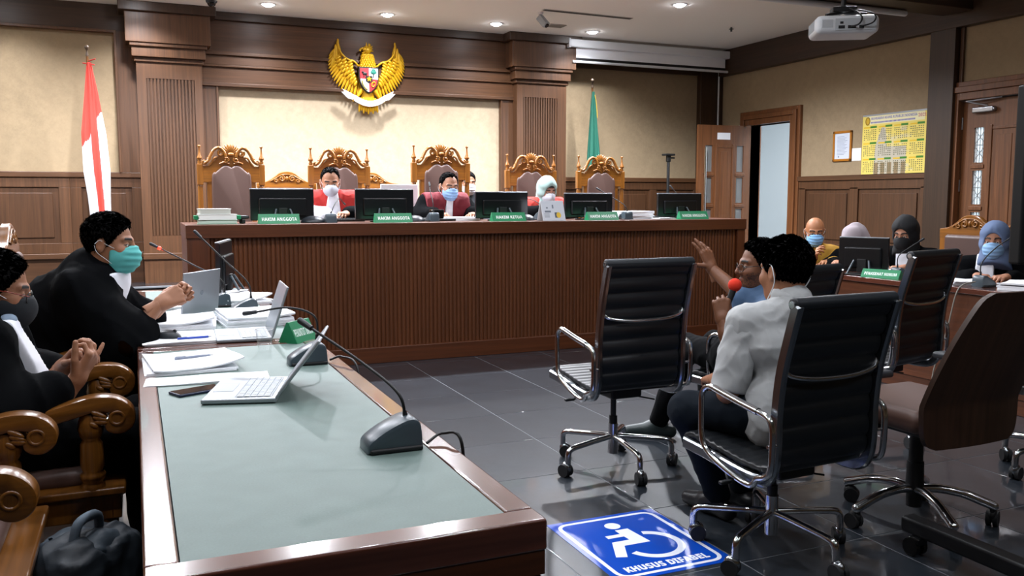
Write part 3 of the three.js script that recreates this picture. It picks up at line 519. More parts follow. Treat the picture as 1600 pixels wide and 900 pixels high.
{ // brown office chair with a wooden back shell
  const c = thing('brown_office_chair', 'dark wood-backed office chair with brown leather seat at right', 'office chair', [2.93, 0, -2.58], Math.PI + 0.02);
  mesh('seat', [rbox(0.5, 0.09, 0.48, 0, 0.475, 0.03, 0.04, 4)], M(0x5c4238, 0.5), c);
  const wid = (y) => { const k = smoothPts([[0.385, 0.2], [0.40, 0.235], [0.46, 0.258], [0.62, 0.26], [0.80, 0.235], [0.94, 0.195], [0.985, 0.165], [0.995, 0.14]], 60); for (let i = 1; i < k.length; i++) if (y <= k[i][0]) { const t = (y - k[i - 1][0]) / (k[i][0] - k[i - 1][0]); return k[i - 1][1] + (k[i][1] - k[i - 1][1]) * t; } return 0.14; };
  const bent = (y, x) => { const q = y < 0.55 ? 0 : (y - 0.55) * 0.36; return -q + x * x * 0.35; };
  const shellGrid = (y0, y1, ws, z0, th) => { const nu = 20, nv = 36, pos = [], idx = []; for (const f of [0, 1]) for (let j = 0; j <= nv; j++) for (let i = 0; i <= nu; i++) { const y = y0 + (y1 - y0) * j / nv, x = (i / nu * 2 - 1) * wid(0.385 + (y - y0) / (y1 - y0) * 0.61) * ws; pos.push(x, y, z0 + bent(y, x) + f * th); } const A = (nu + 1) * (nv + 1), id = (f, j, i) => f * A + j * (nu + 1) + i; for (let j = 0; j < nv; j++) for (let i = 0; i < nu; i++) { idx.push(id(1, j, i), id(1, j, i + 1), id(1, j + 1, i), id(1, j, i + 1), id(1, j + 1, i + 1), id(1, j + 1, i)); idx.push(id(0, j, i), id(0, j + 1, i), id(0, j, i + 1), id(0, j, i + 1), id(0, j + 1, i), id(0, j + 1, i + 1)); } const rim = (p, q) => idx.push(id(0, ...p), id(0, ...q), id(1, ...p), id(0, ...q), id(1, ...q), id(1, ...p)); for (let i = 0; i < nu; i++) { rim([0, i], [0, i + 1]); rim([nv, i + 1], [nv, i]); } for (let j = 0; j < nv; j++) { rim([j + 1, 0], [j, 0]); rim([j, nu], [j + 1, nu]); } const g = new THREE.BufferGeometry(); g.setAttribute('position', new THREE.Float32BufferAttribute(pos, 3)); g.setIndex(idx); return BGU.toCreasedNormals(g, 0.7); };
  mesh('back_shell', uvm([shellGrid(0.385, 0.995, 1, -0.27, 0.022)]), M(0x462e20, 0.42, { map: gW }), c);
  mesh('backrest', [shellGrid(0.43, 0.95, 0.8, -0.249, 0.04)], M(0x5c4238, 0.5), c);
  for (const s of [-1, 1]) { mesh('arm_post', [rbox(0.05, 0.22, 0.07, s * 0.285, 0.53, 0.02, 0.008), rbox(0.12, 0.02, 0.06, s * 0.235, 0.425, 0.02, 0.006)], mat.black, c); mesh('armrest', [rbox(0.075, 0.028, 0.25, s * 0.285, 0.652, 0.03, 0.012, 3)], M(0x2a2e32, 0.45), c); }
  mesh('mechanism', [rbox(0.2, 0.05, 0.26, 0, 0.405, 0, 0.01), rod([0.1, 0.40, 0.05], [0.3, 0.39, 0.05], 0.007, 6), rbox(0.08, 0.015, 0.03, 0.31, 0.39, 0.05, 0.006)], mat.black, c);
  mesh('gas_column', [cyl(0.03, 0.026, 0.2, 0, 0.29, 0, 14), cyl(0.036, 0.033, 0.1, 0, 0.2, 0, 14)], mat.black, c);
  mesh('hub', [cyl(0.03, 0.036, 0.1, 0, 0.11, 0, 14)], mat.black, c);
  const lg = [tube([[0, 0.135, 0.02], [0, 0.14, 0.09], [0, 0.128, 0.18], [0, 0.1, 0.26], [0, 0.085, 0.3]], 0.019, 24, 8), ball(0.019, 0.019, 0.019, 0, 0.085, 0.3, 10)];
  starBase(c, lg, mat.chrome, mat.black, 0.295, 0.25);
}
{ // display on a wheeled stand at the right edge
  const t = thing('display_stand', 'black wheeled stand whose foot enters at the lower right', 'display stand', [3.25, 0, -1.95], 0);
  for (const s of [-1, 1]) {
    const f = mesh('foot', [rbox(0.07, 0.06, 0.86, 0, 0.1, 0, 0.012, 2)], mat.black, t); f.position.x = s * 0.58;
    for (const z of [-0.36, 0.36]) { const c = mesh('caster', [cylX(0.034, 0.018, 0.018, 0.034, 0), cylX(0.034, 0.018, -0.018, 0.034, 0), rbox(0.05, 0.03, 0.05, 0, 0.06, 0.012, 0.008)], mat.blackGloss, f); c.position.set(-0.03, 0, z); }
  }
  mesh('cross_bar', [rbox(1.16, 0.05, 0.07, 0, 0.1, 0.12, 0.008)], mat.black, t);
  mesh('column', [rbox(0.09, 1.75, 0.05, 0, 0.95, 0.12, 0.008)], mat.black, t);
  const d = thing('flat_display', 'black flat display cut by the right edge of the picture', 'display', [3.25, 1.10, -2.12], 0);
  mesh('case', [rbox(0.84, 0.62, 0.045, 0, 0.31, 0, 0.008), rbox(0.7, 0.5, 0.06, 0, 0.3, 0.03, 0.01)], mat.black, d);
  const v = []; for (let i = 0; i < 5; i++) v.push(rbox(0.1, 0.005, 0.006, -0.34, 0.1 + i * 0.018, 0.024, 0.001)); mesh('vent', v, mat.greyPlastic, d);
  mesh('screen', [bb(-0.41, 0.41, 0.02, 0.6, -0.026, -0.0225)], mat.glassDark, d);
  mesh('mount', [rbox(0.3, 0.3, 0.2, 0, 0.3, 0.15, 0.004)], mat.black, d);
}
// ------------------------------------------------------------------ floor sticker
{
  const t = canvasTex(1024, 1210, (x, w, h) => {
    x.fillStyle = '#0f48b4'; x.fillRect(0, 0, w, h);
    x.strokeStyle = '#eef4ff'; x.lineWidth = 34; const r = 110, a = 62; x.beginPath(); x.moveTo(a + r, a); x.lineTo(w - a - r, a); x.quadraticCurveTo(w - a, a, w - a, a + r); x.lineTo(w - a, h - a - r); x.quadraticCurveTo(w - a, h - a, w - a - r, h - a); x.lineTo(a + r, h - a); x.quadraticCurveTo(a, h - a, a, h - a - r); x.lineTo(a, a + r); x.quadraticCurveTo(a, a, a + r, a); x.stroke();
    x.fillStyle = '#eef4ff'; x.strokeStyle = '#eef4ff'; x.lineCap = 'butt';
    x.beginPath(); x.arc(500, 235, 68, 0, 7); x.fill();
    x.lineWidth = 62; x.beginPath(); x.arc(600, 690, 235, -1.35, 2.75); x.stroke();
    x.beginPath(); x.moveTo(470, 330); x.lineTo(590, 330); x.lineTo(620, 640); x.lineTo(380, 640); x.lineTo(290, 840); x.lineTo(205, 810); x.lineTo(320, 545); x.lineTo(480, 545); x.lineTo(475, 470); x.lineTo(330, 470); x.lineTo(330, 412); x.lineTo(470, 412); x.closePath(); x.fill();
    x.font = 'bold 108px sans-serif'; x.textAlign = 'center'; x.save(); x.translate(w / 2, 1085); x.scale(0.84, 1.05); x.fillText('KHUSUS DIFABEL', 0, 0); x.lineWidth = 6; x.strokeText('KHUSUS DIFABEL', 0, 0); x.restore();
  });
  const s = thing('floor_sticker', 'blue floor sticker with white wheelchair symbol and lettering', 'sticker', [1.745, 0.0012, -2.826], 0.0);
  const g = new THREE.PlaneGeometry(0.497, 0.585); g.rotateX(-Math.PI / 2); g.translate(0, 0.0004, 0);
  mesh('backing', [box(0.497, 0.0012, 0.585, 0, -0.0006, 0)], M(0x0f48b4, 0.4), s);
  mesh('print', [g], MP(0xffffff, 0.22, { map: t, clearcoat: 0.4, clearcoatRoughness: 0.12 }), s);
}
// ------------------------------------------------------------------ flags
function flagPole(x, z, H, label, y0) {
  const p = thing('flag_pole', label, 'flag pole', [x, y0, z]);
  mesh('base', [lathe([[0, 0], [0.16, 0], [0.16, 0.03], [0.05, 0.06], [0.02, 0.12], [0, 0.12]])], mat.armWood, p);
  mesh('pole', [cyl(0.014, 0.012, H, 0, H / 2, 0, 12)], mat.armWood, p);
  mesh('finial', [lathe([[0.0, 0.115], [0.018, 0.105], [0.024, 0.085], [0.016, 0.068], [0.009, 0.055], [0.012, 0.03], [0.016, 0.01], [0.016, 0]], 0, H, 0)], M(0x4a3a2c, 0.4), p);
  return p;
}
// hanging gathered cloth: rings [y, halfwidth x, halfdepth z, xoff]
function hangCloth(rings, folds, fd, tilt, y0, y1, seedp, colour) {
  const n = 144, m = 170; const pos = [], col = [], idx = []; const c = new THREE.Color();
  const at = (v) => { const y = y1 + (y0 - y1) * v; let k = 0; while (k < rings.length - 2 && y < rings[k + 1][0]) k++; const a = rings[k], b = rings[k + 1]; const t = Math.max(0, Math.min(1, (y - a[0]) / (b[0] - a[0]))); return [y, a[1] + (b[1] - a[1]) * t, a[2] + (b[2] - a[2]) * t, a[3] + (b[3] - a[3]) * t]; };
  for (let j = 0; j <= m; j++) for (let i = 0; i <= n; i++) {
    const u = i / n, v = j / m; const [y, hw, hd, xo] = at(v); const th = u * Math.PI * 2;
    const f = 1 + fd * Math.sin(th * folds + seedp + v * 1.2) * Math.min(1, v * 3) + 0.1 * Math.sin(th * (folds * 2 + 1) + seedp * 2);
    const x = xo + hw * Math.cos(th) * f, z = hd * Math.sin(th) * f; pos.push(x, y + tilt * Math.cos(th) * v, z);
    const q = colour(u, v, y); c.set(q); col.push(c.r, c.g, c.b);
  }
  for (let j = 0; j < m; j++) for (let i = 0; i < n; i++) { const a = j * (n + 1) + i, b = a + 1, d = a + n + 1, e = d + 1; idx.push(a, b, d, b, e, d); }
  const g = new THREE.BufferGeometry(); g.setAttribute('position', new THREE.Float32BufferAttribute(pos, 3)); g.setAttribute('color', new THREE.Float32BufferAttribute(col, 3)); g.setIndex(idx); g.computeVertexNormals(); return g;
}
{
  const R = 0xc63a2e, W = 0xdfe3ec;
  const p = flagPole(-0.37, -10.0, 2.36, 'tall pole carrying the red and white flag', 0.4);
  const f = thing('flag', 'red over white flag hanging in folds beside the pilaster', 'flag', [-0.37, 0.4, -10.0]);
  const g = hangCloth([[2.30, 0.02, 0.018, 0.012], [2.0, 0.055, 0.04, 0.02], [1.6, 0.095, 0.06, 0.02], [1.2, 0.105, 0.07, 0.03], [0.95, 0.09, 0.065, 0.04], [0.5, 0.075, 0.06, 0.05], [0.1, 0.07, 0.05, 0.05]], 5, 0.2, 0.0, 0.1, 2.30, 0.6, (u, v, y) => {
    const x = Math.cos(u * Math.PI * 2), front = Math.sin(u * Math.PI * 2) > 0; const k = 0.15 + 0.1 * Math.sin(y * 3);
    if (y > 1.62 + x * 0.18) return R; return (x > k - 0.25 && x < k + 0.55) ? R : W; });
  mesh('cloth', g, M(0xffffff, 0.8, { vertexColors: true, side: THREE.DoubleSide }), f);
  mesh('tie', [rod([0, 2.31, 0], [0.075, 2.335, 0.02], 0.007, 6), rod([-0.045, 2.29, 0], [0.065, 2.275, 0.02], 0.007, 6)], mat.red, f);
  flagPole(5.42, -10.0, 2.33, 'pole carrying the green flag near the roller screen', 0.4);
  const q = thing('flag', 'green flag with yellow fringe hanging behind the empty carved chair', 'flag', [5.42, 0.4, -10.0]);
  mesh('cloth', hangCloth([[2.28, 0.02, 0.018, 0.01], [2.0, 0.04, 0.035, 0.02], [1.5, 0.075, 0.055, 0.03], [1.1, 0.10, 0.06, 0.03], [0.3, 0.11, 0.06, 0.03]], 5, 0.2, 0, 0.3, 2.28, 1.9, () => 0x0f5a48), M(0xffffff, 0.75, { vertexColors: true, side: THREE.DoubleSide }), q);
  mesh('fringe', [tube([[0.025, 2.24, 0.025], [0.045, 2.1, 0.035], [0.055, 1.95, 0.04]], 0.004, 16, 5)], M(0xd9b52a, 0.7), q);
}
// ------------------------------------------------------------------ gold eagle emblem
{
  const e = thing('eagle_emblem', 'golden eagle emblem with shield and motto ribbon on the back wall', 'emblem', [2.63, 2.345, ZB + 0.115]);
  const gold = mat.gold; const feather = (len, w, x, y, a, z = 0) => { const g = new THREE.SphereGeometry(1, 10, 8); g.scale(w, len / 2, 0.018); g.translate(0, -len / 2, 0); g.rotateZ(a); g.translate(x, y, z); return g; };
  for (const s of [-1, 1]) {
    const L = [], C = [];
    // flight feathers hang from an arc that rises to the wing tip
    const N = 17;
    for (let i = 0; i < N; i++) {
      const t = i / (N - 1); const x = 0.13 + 0.26 * Math.sin(t * 1.45) + 0.02 * t, y = 0.40 + 0.20 * t + 0.14 * t * t; const a = 0.30 + 0.95 * t * (1 - 0.12 * t) - 0.35 * Math.pow(t, 4); const len = 0.27 - 0.12 * t * t;
      L.push(feather(len, 0.02 - 0.004 * t, s * (x - 0.05), y + 0.02, s * (a - 0.1), 0.0));
    }
    L.push(feather(0.22, 0.024, s * 0.355, 0.83, s * -0.20, 0.0), feather(0.2, 0.022, s * 0.375, 0.79, s * -0.05, 0.004), feather(0.2, 0.02, s * 0.39, 0.74, s * 0.05, 0.006), feather(0.18, 0.02, s * 0.395, 0.68, s * 0.2, 0.006));
    for (let r = 0; r < 3; r++) for (let i = 0; i < 8; i++) { const t = i / 7; const x = 0.11 + (0.07 + 0.07 * r) * 1.0 * Math.sin(0.35 + t * 1.1), y = 0.33 + 0.235 * t + 0.02 * r; C.push(feather(0.085, 0.019, s * (x), y + 0.05, s * (0.45 + 0.5 * t), 0.018 + 0.006 * (2 - r))); }
    const wing = mesh('wing', L, gold, e); mesh('covert_feathers', C, gold, wing);
    mesh('wing_edge', [tube([[s * 0.11, 0.55, 0.02], [s * 0.17, 0.60, 0.03], [s * 0.25, 0.625, 0.028], [s * 0.315, 0.69, 0.02], [s * 0.345, 0.77, 0.01], [s * 0.345, 0.83, 0.0]], 0.012, 24, 8), ball(0.012, 0.02, 0.012, s * 0.345, 0.835, 0)], gold, e);
    mesh('leg', [taper([s * 0.08, 0.27, 0.03], [s * 0.135, 0.185, 0.04], 0.03, 0.016), rod([s * 0.135, 0.185, 0.04], [s * 0.15, 0.155, 0.05], 0.013), rod([s * 0.16, 0.17, 0.05], [s * 0.19, 0.13, 0.055], 0.012), rod([s * 0.14, 0.17, 0.05], [s * 0.13, 0.125, 0.055], 0.012)], gold, e);
  }
  const B = [ball(0.11, 0.20, 0.05, 0, 0.38, 0.005, 18), taper([0, 0.45, 0.01], [-0.005, 0.68, 0.02], 0.085, 0.055, 16), taper([0, 0.36, 0.0], [0, 0.15, 0.0], 0.075, 0.085, 14)]; B.forEach((g) => g.scale(1, 1, 0.55));
  for (let r = 0; r < 7; r++) for (let i = 0; i < 8; i++) { const a = -1.3 + (i + (r % 2) * 0.5) * 0.35; const R = 0.088 - r * 0.0055; B.push(feather(0.055, 0.013, Math.sin(a) * R, 0.53 + r * 0.028, Math.sin(a) * 0.55, 0.045 * Math.cos(a) + 0.012)); }
  mesh('body', B, gold, e);
  const tail = []; for (let i = 0; i < 9; i++) { const a = -1 + i * 0.25; tail.push(feather(0.2 - 0.025 * (i % 2) - 0.02 * a * a, 0.019, a * 0.085, 0.185, a * 0.16, 0.03 + 0.004 * (i % 2))); } mesh('tail', tail, gold, e);
  const head = [ball(0.043, 0.046, 0.036, 0.0, 0.735, 0.03, 16), ball(0.034, 0.026, 0.026, -0.03, 0.745, 0.032, 12), tube([[-0.04, 0.757, 0.034], [-0.07, 0.755, 0.034], [-0.088, 0.738, 0.034], [-0.09, 0.72, 0.034]], 0.0125, 12, 7), taper([-0.03, 0.715, 0.034], [-0.07, 0.70, 0.034], 0.014, 0.005, 8), ball(0.03, 0.012, 0.014, -0.015, 0.772, 0.03, 10)];
  for (let i = 0; i < 5; i++) { const a = 0.1 + i * 0.42; head.push(taper([0.025, 0.735 + 0.012 * i, 0.028], [0.03 + 0.075 * Math.cos(a) * (i === 2 ? 0.8 : 0.6), 0.735 + 0.01 * i + 0.06 * Math.sin(a) - 0.01, 0.025], 0.017, 0.003, 8)); } head.push(taper([-0.01, 0.765, 0.03], [-0.012, 0.83, 0.03], 0.018, 0.002, 8), taper([0.012, 0.76, 0.03], [0.02, 0.805, 0.03], 0.016, 0.002, 8));
  mesh('head', head, gold, e);
  // shield
  const so = smoothPts([[-0.115, 0.53], [-0.115, 0.42], [-0.10, 0.34], [-0.06, 0.275], [0, 0.235], [0.06, 0.275], [0.10, 0.34], [0.115, 0.42], [0.115, 0.53]], 40); const sh = shape([...so]);
  const shield = mesh('shield', [extrude(sh, 0.03, 0.006, 0, 0, 0.05)], M(0x17181a, 0.5), e);
  const quad = (pts, c, n = 'shield_quarter') => mesh(n, [extrude(shape(pts), 0.008, 0.001, 0, 0, 0.0785)], M(c, 0.5), shield);
  const inset = so.map(([x, y]) => [x * 0.92, 0.385 + (y - 0.385) * 0.93]); const cut = (fx, fy) => { const r = []; for (const [x, y] of inset) r.push([fx > 0 ? Math.max(0, x) : Math.min(0, x), fy > 0 ? Math.max(0.395, y) : Math.min(0.395, y)]); r.push([0, fy > 0 ? 0.515 : 0.395]); r.push([0, 0.395]); return r; };
  quad([[-0.106, 0.395], [0, 0.395], [0, 0.519], [-0.106, 0.519]], 0xb9252b); quad([[0, 0.395], [0.106, 0.395], [0.106, 0.519], [0, 0.519]], 0xeef0f0);
  const lo = inset.filter(([x, y]) => y < 0.395); const left = lo.filter(([x]) => x <= 0), right = lo.filter(([x]) => x >= 0);
  quad([[0, 0.395], [-0.104, 0.395], ...left, [0, 0.246]], 0xeef0f0); quad([[0, 0.246], ...right, [0.104, 0.395], [0, 0.395]], 0xb9252b);
  mesh('shield_device', [ball(0.028, 0.018, 0.006, -0.05, 0.455, 0.09), ball(0.014, 0.014, 0.006, -0.074, 0.472, 0.09), box(0.008, 0.03, 0.006, -0.03, 0.43, 0.09), box(0.008, 0.03, 0.006, -0.06, 0.43, 0.09)], M(0x101012, 0.5), shield);
  mesh('tree_crown', [ball(0.036, 0.026, 0.008, 0.055, 0.478, 0.088), ball(0.024, 0.02, 0.008, 0.055, 0.498, 0.088)], M(0x14705e, 0.6), shield); mesh('tree_trunk', [box(0.012, 0.05, 0.006, 0.055, 0.435, 0.09)], M(0x20303a, 0.6), shield);
  const star = []; for (let i = 0; i < 10; i++) { const a = Math.PI / 2 + i * Math.PI / 5, r = i % 2 ? 0.015 : 0.036; star.push([Math.cos(a) * r, 0.395 + Math.sin(a) * r]); }
  mesh('star_field', [extrude(shape([[-0.04, 0.43], [0.04, 0.43], [0.04, 0.37], [0, 0.345], [-0.04, 0.37]]), 0.008, 0.001, 0, 0, 0.084)], M(0x0e0e10, 0.5), shield); mesh('star', [extrude(shape(star), 0.01, 0.001, 0, 0, 0.087)], gold, shield);
  mesh('rice_and_cotton', [tube([[-0.085, 0.375, 0.088], [-0.075, 0.33, 0.088], [-0.045, 0.285, 0.088], [-0.02, 0.27, 0.088]], 0.008, 12, 5)], M(0x9b8f2a, 0.6), shield);
  { const c = new THREE.TorusGeometry(0.026, 0.008, 6, 16); c.scale(0.75, 1.1, 1); c.rotateZ(-0.5); c.translate(0.052, 0.335, 0.088); mesh('chain', [c], gold, shield); }
  // ribbon
  const rb = (x0, x1, dz = 0) => { const p = []; for (let i = 0; i <= 20; i++) { const x = x0 + (x1 - x0) * i / 20; p.push([x, 0.075 + x * x * 1.9]); } return p; };
  const lowr = rb(-0.185, 0.185), upr = lowr.map(([x, y]) => [x * 0.95, y + 0.062]).reverse();
  mesh('ribbon', [extrude(shape([...lowr, ...upr]), 0.02, 0.003, 0, 0, 0.075)], mat.white, e);
  for (const s of [-1, 1]) mesh('ribbon_end', [extrude(shape([[s * 0.17, 0.145], [s * 0.25, 0.165], [s * 0.325, 0.235], [s * 0.285, 0.235], [s * 0.31, 0.27], [s * 0.24, 0.235], [s * 0.18, 0.205]]), 0.016, 0.002, 0, 0, 0.045)], mat.white, e);
  const rt = canvasTex(1024, 128, (x, w, h) => { x.fillStyle = '#f2f4f8'; x.fillRect(0, 0, w, h); x.fillStyle = '#23262c'; x.font = 'bold 78px sans-serif'; x.textAlign = 'center'; x.textBaseline = 'middle'; x.save(); x.translate(w / 2, h / 2); x.scale(0.98, 1); x.fillText('BHINNEKA TUNGGAL IKA', 0, 0); x.restore(); });
  const n = 24, pos = [], uv = [], idx = []; for (let i = 0; i <= n; i++) { const u = i / n, x = -0.165 + 0.33 * u; pos.push(x, 0.075 + x * x * 1.9 + 0.008, 0.0965, x * 0.955, 0.075 + x * x * 1.9 + 0.056, 0.0965); uv.push(u, 0, u, 1); if (i < n) { const a = i * 2; idx.push(a, a + 2, a + 1, a + 1, a + 2, a + 3); } }
  const rg = new THREE.BufferGeometry(); rg.setAttribute('position', new THREE.Float32BufferAttribute(pos, 3)); rg.setAttribute('uv', new THREE.Float32BufferAttribute(uv, 2)); rg.setIndex(idx); rg.computeVertexNormals();
  mesh('motto', rg, M(0xffffff, 0.7, { map: rt }), e);
}
// ------------------------------------------------------------------ roller screen, conduit, projector, ceiling fittings
{
  const s = thing('roller_screen', 'white roller projection screen hung above the green flag', 'projection screen', [6.5, 3.2, ZB + 0.32]);
  mesh('housing', [rbox(2.55, 0.1, 0.1, 0, 0.115, 0, 0.012, 2)], mat.whitePlastic, s); mesh('end_cap', [rbox(0.03, 0.12, 0.11, -1.285, 0.115, 0, 0.01)], mat.offWhite, s); mesh('end_cap', [rbox(0.03, 0.12, 0.11, 1.285, 0.115, 0, 0.01)], mat.offWhite, s);
  mesh('screen_fabric', [bb(-1.17, 1.17, -0.06, 0.08, -0.004, 0.0)], mat.white, s); mesh('black_border', [bb(-1.17, 1.17, -0.10, -0.06, -0.004, 0.0)], mat.black, s); mesh('bottom_bar', [cylX(0.017, 2.44, 0, -0.11, 0, 12)], mat.offWhite, s);
  single('cable_conduit', 'thin white cable conduit running down the dark corner post', 'conduit', [cyl(0.012, 0.012, 2.9, 0, 0, 0, 8)], mat.offWhite, [7.72, 1.75, ZB + 0.115]);
  single('ceiling_pipe', 'white pipe with rounded end running under the dark ceiling beam', 'pipe', [cylX(0.03, 9.0, 0, 0, 0, 14), ball(0.03, 0.03, 0.03, 4.5, 0, 0)], mat.offWhite, [2.62, 3.16, -6.66]);
  const p = thing('projector', 'white ceiling projector hanging from a black bracket', 'projector', [4.43, 2.41, -4.66], -0.55);
  mesh('case', [rbox(0.40, 0.12, 0.30, 0, 0.06, 0, 0.035, 4)], mat.whitePlastic, p);
  mesh('side_grille', [...Array(12).keys()].map((i) => rbox(0.004, 0.065, 0.008, -0.2, 0.065, -0.11 + i * 0.017, 0.001)), M(0xa9adb0, 0.5), p);
  mesh('port_panel', [bb(-0.08, 0.17, 0.02, 0.095, 0.146, 0.151), rbox(0.07, 0.05, 0.006, -0.13, 0.065, 0.15, 0.002)], M(0xc4c8cb, 0.5), p);
  mesh('port', [bb(-0.06, -0.02, 0.03, 0.05, 0.15, 0.153), bb(0.0, 0.05, 0.03, 0.05, 0.15, 0.153), bb(0.07, 0.1, 0.03, 0.05, 0.15, 0.153), bb(-0.05, -0.03, 0.06, 0.075, 0.15, 0.153)], mat.black, p);
  mesh('lens', [cylZ(0.05, 0.03, 0.1, 0.06, -0.155, 18)], mat.glassDark, p);
  mesh('cable', [tube([[0.02, 0.04, 0.15], [0.06, 0.05, 0.2], [0.08, 0.1, 0.17], [0.05, 0.16, 0.08], [0, 0.2, 0.02]], 0.006, 24, 6), tube([[0.08, 0.04, 0.15], [0.15, 0.06, 0.19], [0.16, 0.12, 0.15], [0.06, 0.17, 0.06]], 0.005, 24, 6)], mat.black, p);
  mesh('bracket', [rod([-0.13, 0.13, -0.08], [0.0, 0.16, 0], 0.01), rod([0.13, 0.13, -0.08], [0.0, 0.16, 0], 0.01), rod([-0.13, 0.13, 0.09], [0.0, 0.16, 0], 0.01), rod([0.13, 0.13, 0.09], [0.0, 0.16, 0], 0.01), rbox(0.16, 0.035, 0.1, 0, 0.175, 0, 0.008), cyl(0.016, 0.016, 0.8, 0, 0.58, 0, 10), cyl(0.06, 0.06, 0.012, 0, 0.984, 0, 16)], mat.black, p);
  const sd = thing('dome_camera', 'small dark dome camera on the ceiling above the left pilaster', 'camera', [0.84, CEIL, -9.95]);
  mesh('ring', [cyl(0.055, 0.06, 0.02, 0, -0.01, 0, 18)], mat.darkPlastic, sd); mesh('dome', [ball(0.045, 0.045, 0.045, 0, -0.02, 0, 14)], mat.glassDark, sd);
  const cc = thing('ceiling_camera', 'grey box camera tilted down from the ceiling', 'camera', [4.27, CEIL, -9.1], 0.5);
  mesh('mount', [cyl(0.03, 0.03, 0.02, 0, -0.01, 0, 12), rod([0, 0, 0], [0, -0.06, 0.01], 0.012)], mat.offWhite, cc); { const b = mesh('body', [rbox(0.075, 0.075, 0.15, 0, 0, 0, 0.015, 2)], mat.silver, cc); b.position.set(0, -0.1, 0.03); b.rotation.x = 0.8; mesh('lens', [cylZ(0.026, 0.012, 0, 0, 0.076, 14)], mat.glassDark, b); }
  const df = thing('linear_diffuser', 'long thin slotted air diffuser in the ceiling', 'air vent', [4.8, CEIL, -8.97]); df.rotation.y = 0.03;
  mesh('frame', [rbox(1.15, 0.008, 0.07, 0, -0.003, 0, 0.002)], M(0x9a958e, 0.7), df); mesh('slot', [bb(-0.56, 0.56, -0.009, -0.004, -0.026, -0.006), bb(-0.56, 0.56, -0.009, -0.004, 0.006, 0.026)], M(0x2c2a28, 0.8), df);
  const sp = thing('ceiling_speaker', 'small square ceiling grille near the projection screen', 'air vent', [4.75, CEIL, -9.7]); mesh('frame', [rbox(0.22, 0.012, 0.16, 0, -0.005, 0, 0.003)], M(0xa7a29b, 0.7), sp); mesh('slat', [bb(-0.1, 0.1, -0.014, -0.009, -0.07, 0.07)], M(0x86817a, 0.8), sp);
  const sk = thing('sprinkler', 'tiny sprinkler head hanging from the ceiling', 'sprinkler', [6.77, CEIL, -8.97]); mesh('stem', [cyl(0.012, 0.012, 0.05, 0, -0.025, 0, 8)], mat.darkPlastic, sk); mesh('deflector', [cyl(0.03, 0.03, 0.005, 0, -0.02, 0, 12)], mat.darkPlastic, sk);
}
